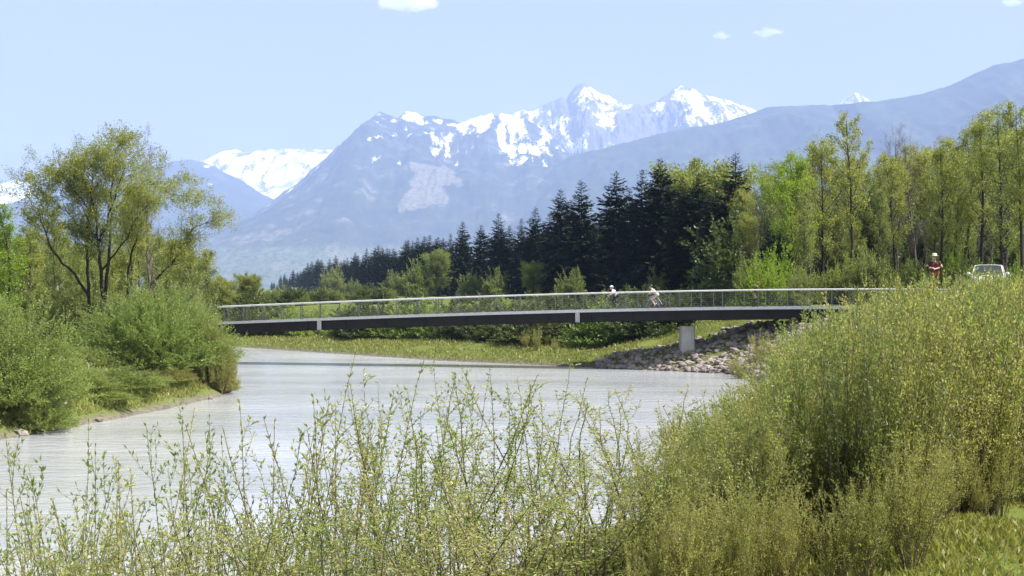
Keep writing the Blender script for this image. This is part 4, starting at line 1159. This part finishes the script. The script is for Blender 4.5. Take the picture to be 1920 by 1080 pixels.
ll = [('largest pale flat stone among the left bank bushes', 167, 744, .42), ('pale stone at the left water edge beside the feathery bush', 112, 795, .34), ('pale stone right of its twin at the left water edge', 135, 797, .30),
      ('white stone at the foot of the feathery bush', 122, 786, .22), ('dark stone at the foot of the feathery bush', 60, 812, .34), ('dark wet stone under the small bush', 215, 786, .28), ('small stone at the tip of the left bank', 428, 744, .2)]
for lab, px, py, r in ll:
    d = 15294 / (py - 540 + 6) * 1.0
    x = ray(px, d)
    for q in range(30):
        if not inpoly(np.array([x]), np.array([d]), RIVER)[0]: break
        x -= 0.25; d += 0.1
    o = link('stone', ROCKS[rk.integers(8, 12) if ('pale' in lab or 'white' in lab) else rk.integers(8)])
    o.location = (x, d, gz(x, d) + r * 0.2); o.scale = (r, r, r); o.rotation_euler = (0, 0, rk.uniform(0, 6))
    tag(o, lab, 'stone', LS)

# ------------------------------------------------------------------ people
def capsule(p0, p1, r0, r1, k=12):
    p0, p1 = np.array(p0, float), np.array(p1, float); ax = p1 - p0; L_ = max(np.linalg.norm(ax), 1e-4); T = ax / L_
    ref = np.array([0, 0, 1.0]) if abs(T[2]) < 0.9 else np.array([1.0, 0, 0])
    A = unit(np.cross(T, ref)); B = np.cross(T, A)
    rows = [(-r0 * math.cos(t), r0 * math.sin(t)) for t in np.linspace(0.15, math.pi / 2, 4)] + [(L_ - r1 * math.cos(t), r1 * math.sin(t)) for t in np.linspace(math.pi / 2, math.pi - 0.15, 4)]
    a = np.arange(k) * 2 * math.pi / k
    V = np.concatenate([p0 + T * h + (np.cos(a)[:, None] * A + np.sin(a)[:, None] * B) * r for h, r in rows])
    n = len(rows); i = np.arange(n - 1)[:, None] * k; j = np.arange(k)[None, :]; j2 = (j + 1) % k
    Fq = np.stack([i + j, i + j2, i + k + j2, i + k + j], -1).reshape(-1, 4)
    V = np.concatenate([V, [V[:k].mean(0)], [V[-k:].mean(0)]]); c0 = len(V) - 2
    T1 = np.stack([np.full(k, c0), (np.arange(k) + 1) % k, np.arange(k)], -1); T2 = np.stack([np.full(k, c0 + 1), (n - 1) * k + np.arange(k), (n - 1) * k + (np.arange(k) + 1) % k], -1)
    return V, [Fq, np.concatenate([T1, T2])]
def ell(c, r, rot=0.0):
    V = ICO3[0] * np.array(r)
    if rot:
        c_, s_ = math.cos(rot), math.sin(rot); V = V @ np.array([[c_, 0, -s_], [0, 1, 0], [s_, 0, c_]])
    return V + np.array(c), ICO3[1]

M_skin = plain('skin', (0.55, 0.36, 0.27), (0.48, 0.30, 0.22), 8, 0.6)
M_white_cloth = plain('white_cloth', (0.8, 0.8, 0.78), (0.7, 0.7, 0.7), 8, 0.8)
M_pink_cloth = plain('pinkish_cloth', (0.62, 0.48, 0.45), (0.5, 0.38, 0.37), 8, 0.8)
M_dark_cloth = plain('dark_cloth', (0.03, 0.03, 0.035), (0.02, 0.02, 0.022), 8, 0.85)
M_maroon = plain('maroon_cloth', (0.10, 0.03, 0.03), (0.06, 0.02, 0.02), 8, 0.85)
M_red = plain('orange_red_cloth', (0.30, 0.085, 0.05), (0.22, 0.06, 0.035), 8, 0.8)
M_hair = plain('brown_hair', (0.05, 0.03, 0.02), (0.03, 0.02, 0.014), 20, 0.6)
M_helmet_w = plain('white_helmet', (0.82, 0.82, 0.8), (0.74, 0.74, 0.74), 6, 0.35)
M_helmet_d = plain('dark_helmet', (0.06, 0.05, 0.06), (0.04, 0.035, 0.04), 6, 0.35)
M_hat = plain('straw_hat', (0.62, 0.56, 0.42), (0.5, 0.44, 0.32), 12, 0.85)
M_rubber = plain('black_rubber', (0.02, 0.02, 0.02), (0.014, 0.014, 0.014), 8, 0.8)
M_black = plain('black_paint', (0.025, 0.025, 0.03), (0.02, 0.02, 0.02), 8, 0.35)
M_eye = plain('dark_eye', (0.02, 0.015, 0.01), (0.015, 0.01, 0.01), 8, 0.2)

def body(J, head, hdir, shirt, pants, shoes, sleeve, leg, skin=M_skin):
    """J: joints; forward is +x, z up. One remeshed surface, clothing by region."""
    parts = []; reg = []
    def add(g, r): parts.append(g); reg.append(r)
    hip, chest, neck = map(np.array, (J['hip'], J['chest'], J['neck']))
    mid = (hip + chest) / 2
    for s in (-1, 1):
        y = np.array([0, s, 0])
        add(capsule(hip + y * 0.075, mid + y * 0.07, 0.125, 0.115), 1 if False else 2)
        add(capsule(mid + y * 0.07, chest + y * 0.085, 0.115, 0.125), 1)
        sh = np.array(J['sh']) * np.array([1, s, 1]); el = np.array(J['el%s' % ('L' if s > 0 else 'R')]); ha = np.array(J['ha%s' % ('L' if s > 0 else 'R')])
        add(capsule(chest + y * 0.07, sh, 0.09, 0.065), 1)
        add(capsule(sh, el, 0.058, 0.043), 1)
        add(capsule(el, ha, 0.043, 0.029), 1 if sleeve else 0)
        fd = unit(ha - el); sd2 = unit(np.cross(fd, [0, 0, 1.0]) if abs(fd[2]) < 0.9 else np.array([0, 1.0, 0]))
        palm = ha + fd * 0.075
        add(capsule(ha + fd * 0.01, palm, 0.03, 0.034), 0)
        for q, ln in zip((-1.5, -0.5, 0.5, 1.5), (0.065, 0.08, 0.075, 0.058)):
            f0 = palm + sd2 * q * 0.019; f1 = f0 + fd * ln * 0.55 + np.array([0, 0, -0.008]); f2 = f1 + fd * ln * 0.35 + np.array([0, 0, -ln * 0.45])
            add(capsule(f0, f1, 0.0105, 0.0095, 8), 0); add(capsule(f1, f2, 0.0095, 0.008, 8), 0)
        th0 = ha + fd * 0.03 - sd2 * s * 0.028; th1 = th0 + fd * 0.035 - sd2 * s * 0.03
        add(capsule(th0, th1, 0.0125, 0.011, 8), 0); add(capsule(th1, th1 + fd * 0.03 - sd2 * s * 0.004, 0.011, 0.009, 8), 0)
        kn = np.array(J['kn%s' % ('L' if s > 0 else 'R')]); an = np.array(J['an%s' % ('L' if s > 0 else 'R')]); tp = np.array(J['toe%s' % ('L' if s > 0 else 'R')])
        add(capsule(hip + y * 0.095, kn, 0.092, 0.06), 2); add(capsule(kn, an + (kn - an) * 0.55, 0.058, 0.06), 2 if leg else 0); add(capsule(an + (kn - an) * 0.55, an, 0.058, 0.038), 2 if leg else 0)
        add(capsule(an + np.array([-0.03, 0, -0.035]), tp, 0.042, 0.035), 3)
    hc = np.array(head); hd = math.atan2(-hdir[2], hdir[0])
    add(capsule(neck, hc + np.array([0, 0, -0.06]), 0.058, 0.054), 0)
    add(ell(hc + np.array([-0.008, 0, 0.025]), (0.098, 0.077, 0.105)), 0)
    add(ell(hc + np.array([0.028, 0, -0.055]), (0.062, 0.058, 0.07)), 0)
    add(capsule(hc + np.array([0.085, 0, 0.02]), hc + np.array([0.108, 0, -0.018]), 0.011, 0.017, 8), 0)
    add(ell(hc + np.array([0.088, 0, -0.055]), (0.014, 0.024, 0.009)), 0)
    for s in (-1, 1): add(ell(hc + np.array([-0.005, s * 0.079, -0.002]), (0.022, 0.01, 0.032)), 0)
    mb = MB(); cent = []
    for g, r in zip(parts, reg):
        V, Fs = g
        off = mb.n
        Fs = Fs if isinstance(Fs, list) else [Fs]
        mb.V.append(np.asarray(V)); mb.n += len(V)
        for f in Fs: mb.F.setdefault((f.shape[1], 0), []).append(f + off)
        cent.append(V)
    me = remesh(np.concatenate(mb.V), [np.concatenate(v) for v in mb.F.values()], 0.015, 'body')
    for mt in (skin, shirt, pants, shoes): me.materials.append(mt)
    # nearest source surface decides which cloth a face wears
    from mathutils.kdtree import KDTree
    allv = np.concatenate(cent); rid = np.concatenate([np.full(len(c), r) for c, r in zip(cent, reg)])
    kd = KDTree(len(allv))
    for i_, v in enumerate(allv): kd.insert(v, i_)
    kd.balance()
    nf = len(me.polygons); idx = np.zeros(nf, np.int32)
    for i_, p in enumerate(me.polygons): idx[i_] = rid[kd.find(p.center)[1]]
    me.polygons.foreach_set('material_index', idx); me.polygons.foreach_set('use_smooth', np.ones(nf, bool)); me.update()
    return me
def head_bits(root, hc, hair=M_hair, helmet=None, hat=False):
    hc = np.array(hc)
    for s in (-1, 1):
        V, Fc = ICO2; mk('eye', V * 0.012 + hc + np.array([0.082, s * 0.033, 0.012]), Fc, [M_eye], root, True)
    V, Fc = ICO3; keep = (V[Fc].mean(1)[:, 2] > 0.1) | ((V[Fc].mean(1)[:, 0] < -0.25) & (V[Fc].mean(1)[:, 2] > -0.75))
    mk('hair', V * np.array([0.112, 0.09, 0.112]) + hc + np.array([-0.014, 0, 0.03]), Fc[keep], [hair], root, True)
    if helmet:
        V, Fc = ICO3; kp = V[Fc].mean(1)[:, 2] > -0.05
        mk('helmet', V * np.array([0.14, 0.105, 0.115]) + hc + np.array([-0.01, 0, 0.055]), Fc[kp], [helmet], root, True)
    if hat:
        mb = MB(); a = np.arange(24) * 2 * math.pi / 24
        rows = [(0.2, 0.055), (0.21, 0.062), (0.118, 0.075), (0.112, 0.15), (0.075, 0.178), (0.01, 0.182)]
        V = np.concatenate([np.stack([np.cos(a) * r, np.sin(a) * r * 0.9, np.full(24, z)], -1) for r, z in rows]) + hc + np.array([-0.01, 0, 0])
        i = np.arange(len(rows) - 1)[:, None] * 24; j = np.arange(24)[None, :]
        mb.add(V, np.stack([i + j, i + (j + 1) % 24, i + 24 + (j + 1) % 24, i + 24 + j], -1).reshape(-1, 4)); mb.build('hat', [M_hat], root, True)

RIDE = dict(hip=(-0.13, 0, 0.99), chest=(0.19, 0, 1.30), neck=(0.26, 0, 1.42), sh=(0.24, 0.19, 1.36), elL=(0.34, 0.26, 1.12), elR=(0.34, -0.26, 1.12), haL=(0.50, 0.24, 1.03), haR=(0.50, -0.24, 1.03),
            knL=(0.27, 0.12, 0.66), knR=(0.24, -0.12, 0.86), anL=(0.03, 0.13, 0.27), anR=(0.02, -0.13, 0.56), toeL=(0.16, 0.13, 0.20), toeR=(0.15, -0.13, 0.48))
def stand(arms='down', stride=0.0):
    J = dict(hip=(0, 0, 0.95), chest=(0.0, 0, 1.30), neck=(0.0, 0, 1.46), sh=(0.0, 0.19, 1.40), knL=(0.03 + stride * .5, 0.10, 0.50), knR=(0.02 - stride * .2, -0.10, 0.50), anL=(stride, 0.10, 0.10), anR=(-stride, -0.10, 0.12 + 0.05 * (stride > 0)),
             toeL=(stride + 0.15, 0.11, 0.04), toeR=(-stride + 0.14, -0.11, 0.04))
    if arms == 'down': J.update(elL=(-0.03, 0.25, 1.12), elR=(0.0, -0.25, 1.12), haL=(0.08, 0.25, 0.88), haR=(0.12, -0.25, 0.90))
    else: J.update(elL=(0.10, 0.30, 1.20), elR=(0.10, -0.30, 1.20), haL=(0.26, 0.10, 1.14), haR=(0.26, -0.09, 1.16))
    return J

def bicycle(loc, rz, frame_mat, label):
    b_ = thing('bicycle', loc, label, 'bicycle', None, rz)
    def wheel(x):
        a = np.linspace(0, 2 * math.pi, 33)
        hub = link('wheel', None, b_); hub.location = (x, 0, 0.345); hub.empty_display_size = 0.05
        P = np.stack([np.cos(a) * 0.325, 0 * a, np.sin(a) * 0.325], -1)
        V, Fq = tube(P, 0.02, 6); mk('tyre', V, Fq, [M_rubber], hub, True)
        V, Fq = tube(P * (0.30 / 0.325), 0.011, 5); mk('rim', V, Fq, [M_steel], hub, True)
        mb = MB()
        for q in range(14):
            t = q * 2 * math.pi / 14; mb.tube([(0, 0.02 * (-1) ** q, 0), (math.cos(t) * 0.30, 0, math.sin(t) * 0.30)], 0.002, 3)
        mb.tube([(0, -0.05, 0), (0, 0.05, 0)], 0.018, 8); mb.build('spokes', [M_steel], hub)
    wheel(-0.46); wheel(0.60)
    mb = MB()
    bb, seat, ht, hb_, ra, fa = (-0.02, 0, 0.29), (-0.16, 0, 0.80), (0.40, 0, 0.86), (0.44, 0, 0.74), (-0.46, 0, 0.345), (0.60, 0, 0.345)
    for p, q, r in [(bb, seat, .016), (seat, ht, .016), (bb, hb_, .019), (ht, hb_, .02)]: mb.tube([p, q], r, 8)
    for s in (-1, 1):
        o_ = np.array([0, s * 0.055, 0])
        mb.tube([np.array(ra) + o_, np.array(bb) + o_ * 0.5], .01, 6); mb.tube([np.array(ra) + o_, np.array(seat) + o_ * 0.3], .009, 6)
    mb.build('frame', [frame_mat], b_, True)
    mb = MB()
    for s in (-1, 1): o_ = np.array([0, s * 0.05, 0]); mb.tube([np.array(hb_), np.array(hb_) + o_ + np.array([.02, 0, -.04]), np.array(fa) + o_], .012, 6)
    mb.build('fork', [frame_mat], b_, True)
    mb = MB(); mb.tube([ht, (0.42, 0, 0.98), (0.47, 0, 1.0)], .014, 8); mb.tube([(0.52, -0.29, 1.01), (0.50, -0.12, 1.0), (0.47, 0, 1.0), (0.50, 0.12, 1.0), (0.52, 0.29, 1.01)], .012, 8); mb.build('handlebar', [M_black], b_, True)
    mb = MB(); mb.tube([seat, (-0.18, 0, 0.90)], .013, 8); mb.build('seat_post', [M_steel], b_, True)
    V, Fc = ICO2; V = V * np.array([0.135, 0.075, 0.03]); V[:, 1] *= np.where(V[:, 0] > 0, 1 - V[:, 0] * 4.5, 1); mk('saddle', V + np.array([-0.17, 0, 0.905]), Fc, [M_black], b_, True)
    mb = MB(); a = np.linspace(0, 2 * math.pi, 25); mb.tube(np.stack([bb[0] + np.cos(a) * .09, np.full(25, -.05), bb[2] + np.sin(a) * .09], -1), .006, 4)
    mb.tube([bb, (bb[0], -0.07, bb[2])], .015, 8); mb.tube([(bb[0], -.07, bb[2]), (bb[0] + .04, -.09, bb[2] + .165)], .01, 6); mb.tube([(bb[0], .07, bb[2]), (bb[0] - .0, .09, bb[2] - .16)], .01, 6); mb.tube([bb, (bb[0], 0.07, bb[2])], .015, 8)
    mb.build('crank', [M_steel], b_)
    for s, x, z in ((-1, bb[0] + .05, bb[2] + .165), (1, bb[0] + .02, bb[2] - .16)):
        mb = MB(); mb.box((x, s * 0.135, z), (0.09, 0.09, 0.02)); mb.build('pedal', [M_black], b_)
    return b_
def person(J, head, loc, rz, label, shirt, pants, shoes=M_dark_cloth, sleeve=False, leg=True, group=None, **kw):
    root = thing('person', loc, label, 'person', group, rz)
    o = link('body', body(J, head, (1, 0, 0), shirt, pants, shoes, sleeve, leg), root)
    head_bits(root, head, **kw)
    return root
left = math.atan2(-BT[1], -BT[0])
def on_deck(px, off=0.0):
    k = (px - 960) / F; x = k * (103.58 + off) / (1 + 0.235 * k)
    return tuple(np.array([x, b_y(x), b_z(x)]) + BN * off + np.array([0, 0, 0.002]))
L1, L2, L3 = on_deck(1158, -0.4), on_deck(1231, -0.3), on_deck(1425, -0.9)
bicycle(L1, left, M_black, 'black bicycle under the rider in the white helmet on the bridge')
person(RIDE, (0.36, 0, 1.55), L1, left, 'cyclist in white shirt and white helmet bent over handlebars on the bridge', M_white_cloth, M_dark_cloth, helmet=M_helmet_w, group='people on the bridge')
bicycle(L2, left, M_steel, 'grey bicycle under the rider in pinkish clothes on the bridge')
person(RIDE, (0.36, 0, 1.55), L2, left, 'cyclist in pale pinkish top and dark helmet riding on the bridge', M_pink_cloth, M_pink_cloth, helmet=M_helmet_d, sleeve=True, group='people on the bridge')
person(stand('down', 0.16), (0.02, 0, 1.60), L3, left, 'walker in dark maroon top near the right end of the bridge', M_maroon, M_dark_cloth, sleeve=True, group='people on the bridge')
x = ray(1752, 58.0)
person(stand('up'), (0.02, 0, 1.60), (x, 58.0, gz(x, 58.0)), -math.pi / 2 - 0.3, 'person with pale hat, dark top and orange red trousers standing behind the thicket', M_maroon, M_red, hat=True)

# ------------------------------------------------------------------ parked car
M_carpaint = plain('white_car_paint', (0.8, 0.8, 0.79), (0.76, 0.76, 0.75), 2, 0.25, spec=0.5)
M_glass = plain('car_glass', (0.03, 0.035, 0.04), (0.02, 0.025, 0.03), 2, 0.05, spec=0.6)
M_lamp = plain('lamp_glass', (0.7, 0.7, 0.7), (0.6, 0.6, 0.6), 2, 0.1, spec=0.6)
M_tail = plain('tail_lamp', (0.4, 0.02, 0.02), (0.3, 0.02, 0.02), 2, 0.15)
def car(x, y, rz):
    r = thing('parked_car', (x, y, gz(x, y) + 0.03), 'white car parked on the levee path above the thicket', 'car', None, rz)
    # stations along the length: (x, half width low, half width high, z low, belt z)
    st = [(-2.02, .74, .66, .42, .78), (-1.95, .82, .76, .28, .92), (-1.6, .86, .82, .22, .96), (-.8, .88, .85, .20, .95), (.2, .88, .85, .20, .93), (1.0, .87, .83, .20, .92), (1.55, .86, .80, .22, .84), (1.92, .80, .72, .28, .72), (2.05, .70, .62, .40, .62)]
    V = []
    for sx_, wl, wh, zl, zb in st:
        V += [(sx_, -wl * .92, zl), (sx_, -wl, zl + .15), (sx_, -wl, (zl + zb) / 2), (sx_, -wh, zb), (sx_, 0, zb + .035), (sx_, wh, zb), (sx_, wl, (zl + zb) / 2), (sx_, wl, zl + .15), (sx_, wl * .92, zl)]
    k = 9; n = len(st); i = np.arange(n - 1)[:, None] * k; j = np.arange(k)[None, :]; j2 = (j + 1) % k
    Fq = np.stack([i + j, i + j2, i + k + j2, i + k + j], -1).reshape(-1, 4)
    body_ = mk('car_body', V, [Fq, np.array([list(range(k))[::-1], [(n - 1) * k + q for q in range(k)]])], [M_carpaint], r, True)
    cab = [(-1.72, .78, .97), (-1.25, .66, 1.40), (-.5, .66, 1.475), (.15, .64, 1.45), (.98, .76, .95)]
    # roof shell between rear and windscreen
    mb = MB()
    rp = [(-1.25, .66, 1.40), (-.9, .67, 1.455), (-.4, .665, 1.478), (.15, .64, 1.45)]
    V = [(x_, s * w, z) for x_, w, z in rp for s in (-1, -.5, .5, 1)]; V = [(a, b__, c + (0.03 if abs(b__) < .4 else 0)) for a, b__, c in V]
    i = np.arange(3)[:, None] * 4; j = np.arange(3)[None, :]
    mb.add(V, np.stack([i + j, i + j + 1, i + 5 + j, i + 4 + j], -1).reshape(-1, 4)); mb.build('roof', [M_carpaint], r, True)
    def pane(name, P): mk(name, P, np.array([[0, 1, 2, 3]]), [M_glass], r)
    pane('windscreen', [(.95, -.74, .955), (.95, .74, .955), (.17, .62, 1.445), (.17, -.62, 1.445)])
    pane('rear_window', [(-1.70, -.72, .985), (-1.27, -.63, 1.395), (-1.27, .63, 1.395), (-1.70, .72, .985)])
    for s in (-1, 1):
        pane('side_window', [(.80, s * .80, .96), (.14, s * .655, 1.42), (-.42, s * .675, 1.44), (-.42, s * .82, .96)])
        pane('side_window', [(-.50, s * .82, .97), (-.50, s * .675, 1.44), (-1.20, s * .66, 1.385), (-1.52, s * .78, .99)])
        mb = MB()
        for a, b__ in [((.97, s * .78, .94), (.15, s * .645, 1.445)), ((-.46, s * .83, .95), (-.46, s * .68, 1.45)), ((-1.70, s * .76, .97), (-1.25, s * .66, 1.40)), ((.15, s * .65, 1.445), (-1.25, s * .665, 1.40))]: mb.tube([a, b__], .032, 6)
        mb.build('pillar', [M_carpaint], r, True)
        V, Fc = ICO2; mk('side_mirror', V * np.array([.07, .11, .08]) + np.array([.72, s * .96, 1.02]), Fc, [M_carpaint], r, True)
        V, Fc = ICO2; mk('headlight', V * np.array([.10, .16, .07]) + np.array([1.93, s * .60, .66]), Fc, [M_lamp], r, True)
        V, Fc = ICO2; mk('tail_light', V * np.array([.06, .12, .11]) + np.array([-1.97, s * .62, .80]), Fc, [M_tail], r, True)
        for wx in (-1.28, 1.28):
            hub = link('wheel', None, r); hub.location = (wx, s * .80, .30); hub.empty_display_size = .05
            a = np.linspace(0, 2 * math.pi, 29); P = np.stack([np.cos(a) * .24, 0 * a, np.sin(a) * .24], -1)
            V, Fq = tube(P, .085, 8); mk('tyre', V, Fq, [M_rubber], hub, True)
            mb = MB(); mb.tube([(0, -.07, 0), (0, .07, 0)], .17, 16); mb.build('rim', [M_steel], hub)
    mb = MB(); mb.box((2.03, 0, .52), (.04, .9, .12)); mb.build('grille', [M_black], r)
    return r
car(ray(1853, 74.0), 74.0, -math.pi / 2 - 0.35)
